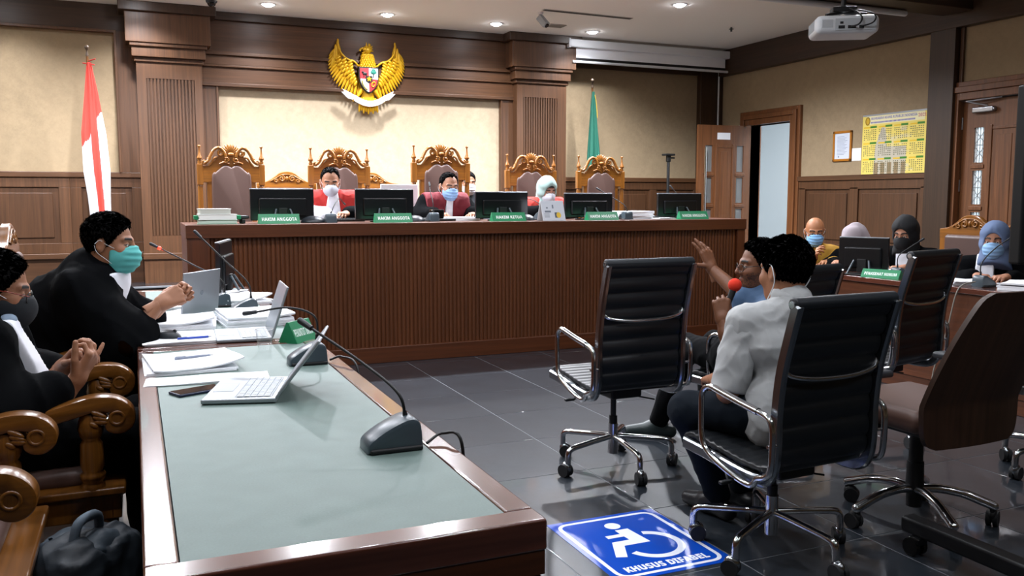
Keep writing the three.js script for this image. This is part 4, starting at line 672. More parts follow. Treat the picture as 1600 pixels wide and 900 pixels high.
// ------------------------------------------------------------------ wall papers on the right wall
{
  const ct = canvasTex(1024, 768, (x, w, h) => {
    x.fillStyle = '#e3cf6c'; x.fillRect(0, 0, w, h); x.fillStyle = '#e9e2b4'; x.fillRect(60, 0, w - 90, 120);
    for (let i = 0; i < 60; i++) { x.fillStyle = i % 3 ? 'rgba(205,200,190,0.35)' : 'rgba(215,190,90,0.3)'; x.fillRect(250 + rnd() * 480, 150 + rnd() * 560, 60 + rnd() * 60, 20 + rnd() * 40); }
    x.fillStyle = '#bdb6a4'; x.beginPath(); x.moveTo(210, 640); x.lineTo(230, 400); x.lineTo(330, 160); x.lineTo(390, 180); x.lineTo(420, 420); x.lineTo(730, 420); x.lineTo(730, 768); x.lineTo(210, 768); x.fill();
    x.fillStyle = '#8d7a5c'; for (let i = 0; i < 5; i++) x.fillRect(215 + i * 110, 620, 70, 148);
    x.fillStyle = '#8a6a14'; x.beginPath(); x.ellipse(85, 75, 42, 55, 0, 0, 7); x.fill(); x.fillStyle = '#c9a437'; x.beginPath(); x.ellipse(85, 75, 28, 40, 0, 0, 7); x.fill();
    x.fillStyle = '#5a5fae'; x.font = 'bold 46px sans-serif'; x.fillText('MAHKAMAH AGUNG REPUBLIK INDONESIA', 140, 62, 740); for (let i = 0; i < 34; i++) x.fillRect(140 + i * 21, 88, 15, 20);
    x.fillStyle = '#b0486a'; x.font = 'bold 56px serif'; x.fillText('2021', 895, 78);
    for (let r = 0; r < 3; r++) for (let c = 0; c < 4; c++) { const X = 22 + c * 252, Y = 150 + r * 208; x.fillStyle = '#e0b92c'; x.fillRect(X, Y, 130, 18); x.fillStyle = '#3e7f2c'; x.fillRect(X + 110, Y - 8, 110, 26); x.fillStyle = '#4c5238'; for (let q = 0; q < 6; q++) for (let d = 0; d < 7; d++) { if ((q * 7 + d) % 11 !== 3) x.fillRect(X + 6 + d * 31, Y + 36 + q * 25, 17, 11); } }
  });
  const c = thing('wall_calendar', 'large yellow twelve-month wall calendar on the right wall', 'calendar', [XR - 0.056, 1.605, -7.34], -Math.PI / 2);
  mesh('sheet', [bb(-0.445, 0.445, 0, 0.665, -0.0015, 0)], mat.paper, c); const g = new THREE.PlaneGeometry(0.89, 0.665); g.translate(0, 0.3325, 0.001); mesh('print', [g], MP(0xffffff, 0.3, { map: ct }), c); mesh('top_strip', [bb(-0.445, 0.445, 0.655, 0.672, -0.003, 0.004)], mat.silver, c);
  const f = thing('framed_certificate', 'small certificate in a gold frame on the right wall', 'picture', [XR - 0.01, 1.77, -8.14], -Math.PI / 2);
  mesh('frame', [rbox(0.30, 0.03, 0.022, 0, 0.015, 0, 0.005), rbox(0.30, 0.03, 0.022, 0, 0.345, 0, 0.005), rbox(0.03, 0.36, 0.022, -0.135, 0.18, 0, 0.005), rbox(0.03, 0.36, 0.022, 0.135, 0.18, 0, 0.005)], M(0xa8691a, 0.35), f);
  const cf = canvasTex(256, 320, (x, w, h) => { x.fillStyle = '#cfd6e2'; x.fillRect(0, 0, w, h); x.fillStyle = '#8490a4'; for (let i = 0; i < 14; i++) x.fillRect(40, 40 + i * 17, 120 + (i * 37) % 60, 5); x.beginPath(); x.arc(70, 290, 12, 0, 7); x.fill(); }); const cg = new THREE.PlaneGeometry(0.245, 0.305); cg.translate(0, 0.18, 0.003); mesh('certificate', [cg], MP(0xffffff, 0.2, { map: cf }), f); mesh('backing', [bb(-0.13, 0.13, 0.02, 0.34, -0.008, 0)], mat.darkPlastic, f);
  single('paper_note', 'small blank white paper taped beside the gold frame', 'paper', [bb(-0.07, 0.07, 0, 0.145, -0.001, 0.001)], mat.paper, [XR - 0.003, 1.77, -7.92], -Math.PI / 2);
}
{ // speaker pole behind the bench
  const s = thing('camera_pole', 'thin black pole with a flat head by the dark panelling', 'stand', [6.25, 0, -9.5]);
  mesh('pole', [cyl(0.019, 0.019, 1.82, 0, 0.91, 0, 12)], mat.black, s); mesh('head', [rbox(0.14, 0.025, 0.1, 0, 1.88, 0, 0.006), rbox(0.05, 0.08, 0.05, 0, 1.83, 0, 0.008), rod([0.03, 1.84, 0], [0.08, 1.84, 0.02], 0.01)], mat.black, s); mesh('foot', [cyl(0.18, 0.16, 0.03, 0, 0.015, 0, 20)], mat.black, s);
}
// ------------------------------------------------------------------ desk things
function monitorThing(pos, turn, label, w = 0.5, h = 0.3, group = 'black desktop monitors') {
  const m = thing('monitor', label, 'monitor', pos, turn, group); // screen faces +z, back faces -z
  mesh('panel', [rbox(w, h, 0.03, 0, h / 2 - 0.01 + 0.03, 0, 0.006), rbox(w * 0.75, h * 0.6, 0.03, 0, h * 0.5, -0.02, 0.012)], M(0x0b0d10, 0.3), m);
  mesh('top_edge', [rbox(w * 0.995, 0.006, 0.022, 0, h + 0.022, 0.004, 0.002)], mat.silver, m);
  mesh('screen', [bb(-w / 2 + 0.012, w / 2 - 0.012, 0.035, h + 0.008, 0.0145, 0.0165)], M(0x0a1018, 0.15), m);
  for (const s of [-1, 1]) mesh('stand_leg', [rod([s * 0.055, 0.11, -0.045], [s * 0.085, 0.006, -0.105], 0.008, 6)], mat.greyPlastic, m);
  mesh('foot', [rbox(0.24, 0.012, 0.16, 0, 0.006, -0.04, 0.004), rbox(0.07, 0.1, 0.03, 0, 0.07, -0.03, 0.005)], mat.black, m);
  mesh('sticker', [rbox(0.045, 0.025, 0.002, w * 0.3, 0.075, -0.016, 0.0005)], mat.offWhite, m);
  return m;
}
const BT = 1.135; // bench top
[[1.095, 0.3, 'bench monitor in front of the empty left chair'], [1.935, 0.3, 'bench monitor to the right of the white-masked judge'], [3.0, 0.28, 'bench monitor to the right of the blue-masked judge'], [3.87, 0.27, 'bench monitor in front of the right empty carved chair'], [4.87, 0.27, 'rightmost bench monitor near the open door']].forEach(([x, h, l]) => monitorThing([x, BT, -7.2], Math.PI, l, 0.5, h - 0.05));
function plateTex(text) { return canvasTex(512, 128, (x, w, h) => { x.fillStyle = '#0b8050'; x.fillRect(0, 0, w, h); x.fillStyle = '#eef6f2'; x.font = 'bold 62px sans-serif'; x.textAlign = 'center'; x.textBaseline = 'middle'; x.fillText(text, w / 2, h / 2 + 4, 450); }); }
const ptA = plateTex('HAKIM ANGGOTA'), ptK = plateTex('HAKIM KETUA'), ptP = plateTex('PENASEHAT HUKUM'), ptJ = plateTex('PENUNTUT UMUM');
function namePlate(pos, turn, label, t, w = 0.31, h = 0.075) {
  const n = thing('name_plate', label, 'name plate', pos, turn, 'green name plates');
  const s = shape([[-0.045, 0], [0.045, 0], [0.004, h], [-0.004, h]]); const g = extrude(s, w, 0, 0, 0, -w / 2); g.rotateY(-Math.PI / 2); mesh('stand', [g], mat.green, n);
  const p = new THREE.PlaneGeometry(w * 0.98, Math.hypot(0.041, h) * 0.96); p.rotateX(-Math.atan2(0.041, h)); p.translate(0, h / 2, 0.0255); mesh('lettering', [p], M(0xffffff, 0.45, { map: t }), n);
}
[[1.03, ptA, 'green HAKIM ANGGOTA plate at the far left of the bench'], [1.94, ptA, 'green HAKIM ANGGOTA plate right of the white-masked judge'], [2.96, ptK, 'green HAKIM KETUA plate in the middle of the bench'], [3.88, ptA, 'green HAKIM ANGGOTA plate right of the tent calendar'], [4.86, ptA, 'green HAKIM ANGGOTA plate at the right end of the bench']].forEach(([x, t, l]) => namePlate([x, BT, -6.96], 0, l, t));
// gooseneck microphone; base wedge faces -z (talker side), neck points given in local space
function goose(pos, turn, label, neck, lit = false, s = 1) {
  const m = thing('gooseneck_microphone', label, 'microphone', pos, turn, 'gooseneck microphones');
  const sh = smoothPts([[-0.075, 0.012], [-0.07, 0.028], [-0.03, 0.055], [0.02, 0.078], [0.05, 0.085], [0.066, 0.07], [0.072, 0.012]], 26); const g = extrude(shape(sh), 0.11 * s, 0.012, 0, 0, -0.055 * s, 2); g.rotateY(-Math.PI / 2);
  mesh('body', [g], M(0x46525a, 0.32), m);
  mesh('foot', [rbox(0.125 * s, 0.016, 0.16, 0, 0.008, 0, 0.007, 2)], mat.rubber, m);
  mesh('button', [ball(0.008, 0.003, 0.006, 0, 0.045, -0.052, 10)], lit ? M(0xff2a1a, 0.4, { emissive: 0xff2010, emissiveIntensity: 4 }) : M(0xe8eef2, 0.3), m);
  const q0 = 0.78; m.scale.set(q0, q0, q0); neck = neck.map((p) => p.map((v) => v / q0 * 0.97));
  const N = neck.map((p) => V(...p)); mesh('neck', [tube(N, 0.0048, 36, 8), taper(neck[0], [neck[0][0] * 0.85 + neck[1][0] * 0.15, neck[0][1] * 0.6 + neck[1][1] * 0.4, neck[0][2] * 0.85 + neck[1][2] * 0.15], 0.011, 0.006, 10)], mat.black, m);
  const a = N[N.length - 2], b = N[N.length - 1], d = b.clone().sub(a).normalize(); const e = b.clone().addScaledVector(d, 0.05), k = b.clone().addScaledVector(d, -0.005);
  mesh('capsule', [taper(k.toArray(), e.toArray(), 0.009, 0.011, 12), ball(0.011, 0.011, 0.011, e.x, e.y, e.z, 10)], mat.darkPlastic, m);
  if (lit) { const q = b.clone().addScaledVector(d, -0.012); mesh('light_ring', [ball(0.013, 0.013, 0.013, q.x, q.y, q.z, 12)], M(0xff5040, 0.4, { emissive: 0xff2412, emissiveIntensity: 10 }), m); const L = new THREE.PointLight(0xff2a14, 0.12, 0, 2); L.position.set(q.x + 0.02, q.y - 0.02, q.z); L.castShadow = true; m.add(L); }
  return m;
}
// the talker sits on the -x side of the left tables: local -z points to -x  => turn = +90 degrees
const TT = 0.75, TI = 0.747;
goose([0.535, TI, -1.955], Math.PI / 2, 'nearest gooseneck microphone alone on the empty grey inlay', [[0.0, 0.062, 0.035], [0.01, 0.13, 0.02], [0.12, 0.19, -0.04], [0.27, 0.265, -0.14]]);
goose([0.545, TI, -3.1], Math.PI / 2, 'gooseneck microphone behind the nearest laptop lid', [[0, 0.064, 0.036], [0.0, 0.17, 0.03], [0.03, 0.205, -0.06], [0.07, 0.19, -0.17]]);
goose([0.5, TI, -4.62], Math.PI / 2, 'gooseneck microphone among the papers of the far table', [[0, 0.064, 0.036], [0.0, 0.16, 0.02], [0.05, 0.28, -0.09], [0.1, 0.40, -0.2]]);
goose([0.4, TI, -4.95], Math.PI / 2, 'lit gooseneck microphone with red ring at the talking man', [[0, 0.064, 0.036], [0.0, 0.15, 0.02], [0.02, 0.24, -0.13], [0.06, 0.335, -0.30]], true);
// bench microphones: talker on the -z side
goose([1.46, BT, -7.12], 0, 'bench microphone with black base in front of the white-masked judge', [[0, 0.064, 0.03], [0.03, 0.14, 0.02], [0.1, 0.2, -0.1], [0.17, 0.16, -0.24]]);
goose([2.33, BT, -7.12], 0, 'upright bench microphone left of the blue-masked judge', [[0, 0.064, 0.03], [0, 0.16, 0.02], [0.0, 0.25, -0.05], [0.01, 0.31, -0.1]]);
goose([3.38, BT, -7.2], 0, 'bench microphone just left of the tent calendar', [[0, 0.064, 0.03], [-0.01, 0.14, 0.02], [-0.06, 0.19, -0.06], [-0.13, 0.2, -0.16]]);
goose([4.2, BT, -7.08], 0, 'bench microphone beside the right stack of white papers', [[0, 0.064, 0.03], [-0.02, 0.14, 0.0], [-0.1, 0.22, -0.12], [-0.17, 0.28, -0.2]]);
goose([5.02, BT, -7.3], 0, 'bench microphone poking up behind the rightmost monitor', [[0, 0.064, 0.03], [-0.02, 0.15, 0.02], [-0.06, 0.22, -0.04], [-0.1, 0.3, -0.1]]);
goose([5.1, 0.755, -4.02], -Math.PI / 2, 'gooseneck microphone in front of the woman in the blue headscarf', [[0, 0.064, 0.036], [0, 0.16, 0.03], [0.02, 0.26, -0.07], [0.06, 0.35, -0.2]]);
goose([5.12, 0.755, -4.72], -Math.PI / 2, 'gooseneck microphone in front of the woman in black', [[0, 0.064, 0.036], [0, 0.16, 0.03], [0.0, 0.22, -0.07], [0.0, 0.27, -0.18]]);
// stacks of paper
function paperStack(label, pos, turn, w, d, h, n = 5, curl = 0, group = 'loose papers and stacks', matl = mat.paper) {
  const s = thing('paper_stack', label, 'papers', pos, turn, group);
  for (let i = 0; i < n; i++) {
    const g = new THREE.BoxGeometry(w, h / n * 0.92, d, 14, 1, 10); const p = g.attributes.position; const a = rr(-0.05, 0.05), ox = rr(-0.008, 0.008), oz = rr(-0.008, 0.008), top = i === n - 1; const y0 = h / n * (i + 0.5);
    for (let k = 0; k < p.count; k++) { const x = p.getX(k), z = p.getZ(k); let y = p.getY(k) + y0; if (top && curl) { const e = Math.max(0, x / w + 0.1); y += curl * e * e * (1 + 0.6 * Math.sin(z / d * 3)) + 0.25 * curl * Math.pow(Math.max(0, -x / w - 0.25) * 3, 2); } y += 0.0012 * Math.sin(x * 23 + i) * (top ? 1 : 0.2); p.setXYZ(k, x * Math.cos(a) + z * Math.sin(a) + ox, y + 0.0008, -x * Math.sin(a) + z * Math.cos(a) + oz); }
    g.computeVertexNormals(); mesh('sheets', g, matl, s);
  }
  return s;
}
paperStack('open white document with curled pages near the phone', [0.16, TI, -3.24], 0.05, 0.29, 0.36, 0.016, 3, 0.05);
paperStack('long white sheet lying between the phone and the open document', [0.2, TI, -2.94], -0.04, 0.37, 0.13, 0.005, 2, 0.0);
paperStack('white papers at the edge of the far table by the mouse', [0.16, TT, -3.82], 0.03, 0.3, 0.30, 0.012, 3, 0.0);
paperStack('thick white binder pages in the middle of the far table', [0.5, TI, -4.28], 0.1, 0.30, 0.40, 0.045, 5, 0.02);
paperStack('thick open white book before the talking man', [0.17, TI, -4.2], -0.06, 0.30, 0.34, 0.04, 5, 0.04);
paperStack('white papers stacked under the third microphone', [0.52, TI, -5.12], 0.3, 0.26, 0.36, 0.03, 4, 0.05);
paperStack('scattered white forms beside the table monitor', [0.45, TI, -5.55], -0.4, 0.3, 0.24, 0.02, 4, 0.02);
paperStack('white papers under the talking man\'s hands', [0.13, TI, -5.05], 0.1, 0.3, 0.34, 0.012, 3, 0.02);
paperStack('stack of white papers at the right of the bench', [4.36, BT, -7.25], 0.05, 0.34, 0.26, 0.075, 6, 0);
paperStack('white papers in front of the blue-masked judge', [2.66, BT, -7.35], 0.05, 0.3, 0.24, 0.03, 3, 0);
paperStack('white papers in front of the woman in black', [5.22, 0.755, -4.85], 0.3, 0.26, 0.34, 0.03, 4, 0.04);
paperStack('white papers in front of the woman in blue, left pile', [5.18, 0.755, -4.3], -0.3, 0.24, 0.34, 0.02, 4, 0.03);
paperStack('white papers in front of the woman in blue, right pile', [5.16, 0.755, -3.72], 0.4, 0.28, 0.34, 0.04, 4, 0.06);
paperStack('small white paper slip by the rightmost bench monitor', [4.6, BT, -7.05], 0.1, 0.2, 0.12, 0.012, 2, 0);
single('white_board', 'white board standing behind the second bench monitor', 'board', [rbox(0.36, 0.9, 0.02, 0, 0.45, 0, 0.004)], mat.white, [2.3, 0.56, -8.02], 0.0);
{ // green ring binders at the left end of the bench
  const lab = ['pale green folder at the bottom of the bench stack', 'white ring binder with green ends in the bench stack', 'grey bound document on top of the bench stack'];
  const dims = [[0.29, 0.032, 0.22, 0xb9cfc0], [0.28, 0.042, 0.22, 0xdfe6e2], [0.23, 0.042, 0.2, 0xb9bdb4]]; let y = BT;
  dims.forEach(([w, h, d, c], i) => { const b = thing('binder', lab[i], 'binder', [0.585 + (i === 2 ? -0.02 : 0), y, -7.1], 0.04 * (i - 1), 'documents stacked at the left end of the bench'); mesh('pages', [rbox(w - 0.01, h - 0.006, d - 0.006, 0, h / 2, 0, 0.002)], M(c, 0.8), b); mesh('cover', [rbox(w, 0.003, d, 0, 0.0015, 0, 0.001), rbox(w, 0.003, d, 0, h - 0.0015, 0, 0.001)], M(i === 0 ? 0x6f9a80 : 0xdfe3e0, 0.6), b); if (i === 1) { mesh('binder_end', [rbox(0.03, 0.034, 0.1, -0.155, 0.018, 0.03, 0.006)], mat.green, b); mesh('binder_end', [rbox(0.03, 0.034, 0.1, 0.155, 0.018, 0.03, 0.006)], mat.green, b); } y += h; });
  const w = thing('webcam', 'small dark webcam lying between folders and first bench monitor', 'webcam', [0.77, BT, -7.08], 0.4); mesh('body', [rbox(0.08, 0.03, 0.03, 0, 0.05, 0, 0.01, 2), ball(0.014, 0.014, 0.014, 0.045, 0.05, 0, 10)], mat.darkPlastic, w); mesh('clip', [rbox(0.03, 0.035, 0.05, 0, 0.018, 0, 0.006)], mat.black, w);
  const tc = canvasTex(256, 220, (x, wd, h) => { x.fillStyle = '#c3c8cf'; x.fillRect(0, 0, wd, h); x.fillStyle = '#6c747e'; x.fillRect(30, 110, 70, 20); x.fillRect(120, 45, 16, 40); x.fillRect(50, 70, 20, 16); for (let i = 0; i < 6; i++) x.fillRect(20, 140 + i * 9, 60, 3); x.fillStyle = '#4b535e'; x.fillRect(140, 130, 40, 60); x.fillStyle = '#d8b43a'; x.beginPath(); x.ellipse(185, 160, 26, 32, 0, 0, 7); x.fill(); });
  const t = thing('tent_calendar', 'grey tent calendar with a small yellow picture on the bench', 'calendar', [3.385, BT, -6.98]); for (const s of [-1, 1]) { const g = rbox(0.22, 0.185, 0.003, 0, 0.0925, 0, 0.001); g.rotateX(-s * 0.35); g.translate(0, 0, s * 0.064); mesh('card', [g], mat.offWhite, t); } const g = new THREE.PlaneGeometry(0.216, 0.182); g.translate(0, 0.0925, 0.003); g.rotateX(-0.35); g.translate(0, 0, 0.064); mesh('print', [g], M(0xffffff, 0.7, { map: tc }), t);
  const cam = thing('desk_clock', 'small black device on the bench at the blue-masked judge', 'device', [2.42, BT, -7.28], 0.1); mesh('body', [rbox(0.12, 0.08, 0.08, 0, 0.06, 0, 0.015, 2)], mat.blackGloss, cam); mesh('foot', [rbox(0.3, 0.02, 0.16, 0, 0.01, 0, 0.006)], mat.black, cam);
  const dm = [['rounded black speaker in front of the white-masked judge', 1.33, 0.1], ['rounded black speaker left of the upright bench microphone', 2.18, 0.09], ['rounded black speaker right of the HAKIM KETUA plate', 3.22, 0.08]];
  for (const [l, x, r] of dm) { const q = thing('desk_speaker', l, 'speaker', [x, BT, -7.16]); const b = new THREE.SphereGeometry(1, 20, 8, 0, Math.PI * 2, 0, Math.PI / 2); b.scale(r, 0.055, 0.09); mesh('body', [b], M(0x20252b, 0.4), q); mesh('foot', [cyl(r * 0.95, r * 0.95, 0.006, 0, 0.003, 0, 20)], mat.black, q); }
  const kb = [['black keyboard in front of the white-masked judge', 1.6, -7.4], ['black keyboard in front of the blue-masked judge', 2.5, -7.42], ['black cables and keyboard at the right of the bench', 4.68, -7.22]];
  for (const [l, x, z] of kb) { const k = thing('keyboard', l, 'keyboard', [x, BT, z]); mesh('case', [rbox(0.4, 0.022, 0.14, 0, 0.011, 0, 0.005)], mat.black, k); const ks = []; for (let r = 0; r < 4; r++) for (let i = 0; i < 14; i++) ks.push(box(0.022, 0.006, 0.024, -0.18 + i * 0.0277, 0.024, -0.045 + r * 0.03)); const q = mesh('keys', ks, mat.darkPlastic, k); q.userData.kind = 'stuff'; }
}
// laptops: keyboard deck with hinge on the +z side, user on -z... local: deck from z=-d/2 to d/2, hinge at z=+d/2
const keyTex = canvasTex(512, 300, (x, w, h) => { x.fillStyle = '#767d84'; x.fillRect(0, 0, w, h); x.fillStyle = '#b6bcc2'; for (let r = 0; r < 6; r++) for (let c = 0; c < 15; c++) x.fillRect(10 + c * 33, 10 + r * 48, 28, 40); x.fillStyle = '#9aa1a9'; x.fillRect(150, 255, 200, 35); });
function laptop(pos, turn, label, open, w = 0.325, d = 0.225, lidMat = mat.silver, screenSheen = 0x9aa3ab) {
  const l = thing('laptop', label, 'laptop', pos, turn, 'silver laptops on the counsel tables');
  mesh('deck', [rbox(w, 0.014, d, 0, 0.009, 0, 0.005, 2)], mat.silver, l); mesh('foot', [rbox(w * 0.9, 0.003, d * 0.85, 0, 0.0015, 0, 0.001)], mat.rubber, l);
  const kg = new THREE.PlaneGeometry(w * 0.86, d * 0.5); kg.rotateX(-Math.PI / 2); kg.rotateY(Math.PI); kg.translate(0, 0.0165, d * 0.18); mesh('key_panel', [kg], M(0xffffff, 0.55, { map: keyTex }), l);
  const keys = []; for (let r = 0; r < 5; r++) for (let c = 0; c < 13; c++) keys.push(box(w * 0.056, 0.002, d * 0.075, -w * 0.4 + c * w * 0.0667, 0.0175, d * 0.0 + r * d * 0.09)); const kk = mesh('keys', keys, M(0xaeb4ba, 0.5), l); kk.userData.kind = 'stuff';
  mesh('touchpad', [rbox(w * 0.33, 0.001, d * 0.28, 0, 0.0163, -d * 0.3, 0.0003)], M(0xa9b0b7, 0.4), l);
  const lid = mesh('lid', [rbox(w, d * 0.98, 0.008, 0, d * 0.49, 0, 0.003)], lidMat, l); lid.position.set(0, 0.014, d / 2 - 0.002); lid.rotation.x = open; // 0 = upright, positive leans away (+z)
  mesh('screen', [bb(-w / 2 + 0.008, w / 2 - 0.008, 0.014, d * 0.96, -0.0052, -0.0042)], M(screenSheen, 0.35), lid);  // reflected sheen of the off-angle screen is put into its grey colour
  mesh('logo', [cylZ(0.012, 0.001, 0, d * 0.5, 0.0045, 16)], M(0x6f767d, 0.3), lid);
  return l;
}
laptop([0.295, TI, -2.70], Math.PI / 2 - 0.28, 'nearest silver laptop on the grey inlay with open lid', 0.66, 0.315, 0.21);
laptop([0.40, TT, -3.80], Math.PI / 2 - 0.05, 'second silver laptop with open lid in the middle of the tables', 0.32, 0.32, 0.22);
laptop([0.19, TT, -4.58], Math.PI / 2 - 0.62, 'silver laptop whose lid back faces us before the talking man', 0.1, 0.32, 0.22);
monitorThing([0.5, TI, -5.65], -Math.PI / 2 - 0.25, 'black monitor seen edge-on at the far end of the counsel table', 0.45, 0.3);
monitorThing([5.06, 0.755, -5.02], Math.PI / 2 + 0.45, 'black monitor standing on the right counsel table', 0.37, 0.26);
namePlate([0.6, TI, -3.62], Math.PI / 2 - 0.75, 'green tent sign on the left tables behind the microphone', ptJ, 0.15, 0.085);
namePlate([4.99, 0.755, -4.77], -Math.PI / 2 + 0.35, 'green name plate at the edge of the right counsel table', ptP, 0.28, 0.06);
{ const p = thing('smartphone', 'black smartphone lying beside the nearest laptop', 'phone', [0.155, TI, -2.765], 0.42); mesh('case', [rbox(0.15, 0.009, 0.072, 0, 0.0045, 0, 0.004, 2)], M(0x1c2340, 0.3), p); mesh('screen', [rbox(0.142, 0.001, 0.066, 0, 0.0092, 0, 0.0004)], mat.glassDark, p);
  const mo = thing('mouse', 'dark computer mouse on the white papers', 'mouse', [0.11, TT + 0.0125, -3.80], 0.9); const b = new THREE.SphereGeometry(1, 18, 8, 0, Math.PI * 2, 0, Math.PI / 2); b.scale(0.032, 0.034, 0.058); mesh('body', [b], mat.darkPlastic, mo); mesh('wheel', [cylX(0.008, 0.006, 0, 0.029, 0.03, 10)], mat.black, mo);
  const pen = (pos, turn, l, c) => { const q = thing('pen', l, 'pen', pos, turn, 'pens'); mesh('barrel', [cylX(0.0048, 0.12, 0, 0.0048, 0, 10)], M(c, 0.35), q); mesh('tip', [taper([0.06, 0.0048, 0], [0.075, 0.0048, 0], 0.0045, 0.001, 8)], mat.steel, q); mesh('clip', [rbox(0.035, 0.002, 0.003, -0.04, 0.0105, 0, 0.0005)], mat.steel, q); };
  pen([0.17, TI + 0.0175, -3.27], 0.2, 'grey pen lying on the open document', 0x8a93a6); pen([0.2, TT + 0.0125, -3.74], 0.15, 'blue pen on the papers beside the mouse', 0x2b4bb0);
  const cup = thing('plastic_cup', 'clear plastic cup beside the second laptop', 'cup', [0.44, TI, -3.42]); mesh('cup_wall', [lathe([[0.024, 0.0], [0.033, 0.085], [0.0315, 0.085], [0.0225, 0.002]], 0, 0, 0, 20)], MP(0xffffff, 0.08, { transmission: 1, thickness: 0 }), cup); mesh('rim', [(() => { const t = new THREE.TorusGeometry(0.0325, 0.0018, 6, 20); t.rotateX(Math.PI / 2); t.translate(0, 0.085, 0); return t; })()], MP(0xffffff, 0.1, { transmission: 0.7, thickness: 0 }), cup);
  single('table_cable', 'dark cable looping off the table edge by the nearest microphone', 'cable', [tube([[0.612, TT + 0.006, -1.93], [0.66, TT + 0.02, -1.95], [0.69, TT + 0.0, -1.90], [0.69, 0.5, -1.9]], 0.004, 30, 6)], mat.black, [0, 0, 0]);
  single('table_cable', 'dark cable at the table edge behind the second microphone', 'cable', [tube([[0.62, TT + 0.008, -3.08], [0.66, TT + 0.02, -3.06], [0.69, TT - 0.01, -2.95], [0.69, 0.5, -2.9]], 0.004, 30, 6)], mat.black, [0, 0, 0]);
  single('hanging_cable', 'thin pale cable hanging down the front of the right table', 'cable', [tube([[5.02, 0.79, -4.02], [4.93, 0.77, -4.04], [4.895, 0.7, -4.06], [4.90, 0.45, -4.12], [4.90, 0.2, -4.2], [4.90, 0.06, -4.22]], 0.005, 40, 6)], M(0x8b867c, 0.6), [0, 0, 0]);
}
// ------------------------------------------------------------------ people: signed distance fields meshed with surface nets
const smin = (a, b, k) => { const h = Math.max(k - Math.abs(a - b), 0) / k; return Math.min(a, b) - h * h * k * 0.25; };
const smax = (a, b, k) => -smin(-a, -b, k);
const ell = (x, y, z, a, b, c) => { const k0 = Math.hypot(x / a, y / b, z / c), k1 = Math.hypot(x / (a * a), y / (b * b), z / (c * c)); return k0 < 1e-6 ? -Math.min(a, b, c) : k0 * (k0 - 1) / k1; };
const cap = (x, y, z, a, b, ra, rb) => { const dx = b[0] - a[0], dy = b[1] - a[1], dz = b[2] - a[2]; const L = dx * dx + dy * dy + dz * dz; let t = ((x - a[0]) * dx + (y - a[1]) * dy + (z - a[2]) * dz) / (L || 1); t = t < 0 ? 0 : t > 1 ? 1 : t; return Math.hypot(x - a[0] - dx * t, y - a[1] - dy * t, z - a[2] - dz * t) - (ra + (rb - ra) * t); };
const sst = (a, b, x) => { const t = Math.max(0, Math.min(1, (x - a) / (b - a))); return t * t * (3 - 2 * t); };
function nets(f, lo, hi, h) {
  const nx = Math.ceil((hi[0] - lo[0]) / h) + 2, ny = Math.ceil((hi[1] - lo[1]) / h) + 2, nz = Math.ceil((hi[2] - lo[2]) / h) + 2;
  const v = new Float32Array(nx * ny * nz); let q = 0;
  for (let k = 0; k < nz; k++) for (let j = 0; j < ny; j++) for (let i = 0; i < nx; i++) v[q++] = f(lo[0] + i * h, lo[1] + j * h, lo[2] + k * h);
  const id = new Int32Array(nx * ny * nz).fill(-1), pos = [], idx = []; const sx = 1, sy = nx, sz = nx * ny;
  const co = [0, sx, sy, sx + sy, sz, sx + sz, sy + sz, sx + sy + sz];
  const E = [[0, 1], [2, 3], [4, 5], [6, 7], [0, 2], [1, 3], [4, 6], [5, 7], [0, 4], [1, 5], [2, 6], [3, 7]];
  for (let k = 0; k < nz - 1; k++) for (let j = 0; j < ny - 1; j++) for (let i = 0; i < nx - 1; i++) {
    const b = i + j * sy + k * sz; let m = 0; for (let c = 0; c < 8; c++) if (v[b + co[c]] < 0) m |= 1 << c; if (m === 0 || m === 255) continue;
    let X = 0, Y = 0, Z = 0, n = 0;
    for (const [p, r] of E) { const a = v[b + co[p]], d = v[b + co[r]]; if ((a < 0) !== (d < 0)) { const t = a / (a - d); X += (p & 1) + ((r & 1) - (p & 1)) * t; Y += ((p >> 1) & 1) + (((r >> 1) & 1) - ((p >> 1) & 1)) * t; Z += ((p >> 2) & 1) + (((r >> 2) & 1) - ((p >> 2) & 1)) * t; n++; } }
    id[b] = pos.length / 3; pos.push(lo[0] + (i + X / n) * h, lo[1] + (j + Y / n) * h, lo[2] + (k + Z / n) * h);
  }
  const quad = (a, b, c, d, flip) => { if (a < 0 || b < 0 || c < 0 || d < 0) return; if (flip) idx.push(a, c, b, a, d, c); else idx.push(a, b, c, a, c, d); };
  for (let k = 1; k < nz - 1; k++) for (let j = 1; j < ny - 1; j++) for (let i = 1; i < nx - 1; i++) {
    const b = i + j * sy + k * sz, s = v[b] < 0;
    if (s !== (v[b + sx] < 0)) quad(id[b - sy - sz], id[b - sz], id[b], id[b - sy], !s);
    if (s !== (v[b + sy] < 0)) quad(id[b - sx - sz], id[b - sx], id[b], id[b - sz], !s);
    if (s !== (v[b + sz] < 0)) quad(id[b - sx - sy], id[b - sy], id[b], id[b - sx], !s);
  }
  const g = new THREE.BufferGeometry(); g.setAttribute('position', new THREE.Float32BufferAttribute(pos, 3)); g.setIndex(idx); g.computeVertexNormals(); return g;
}
function paint(g, fn) { const p = g.attributes.position, a = new Float32Array(p.count * 3), c = new THREE.Color(); for (let i = 0; i < p.count; i++) { fn(c, p.getX(i), p.getY(i), p.getZ(i)); a[i * 3] = c.r; a[i * 3 + 1] = c.g; a[i * 3 + 2] = c.b; } g.setAttribute('color', new THREE.BufferAttribute(a, 3)); return g; }
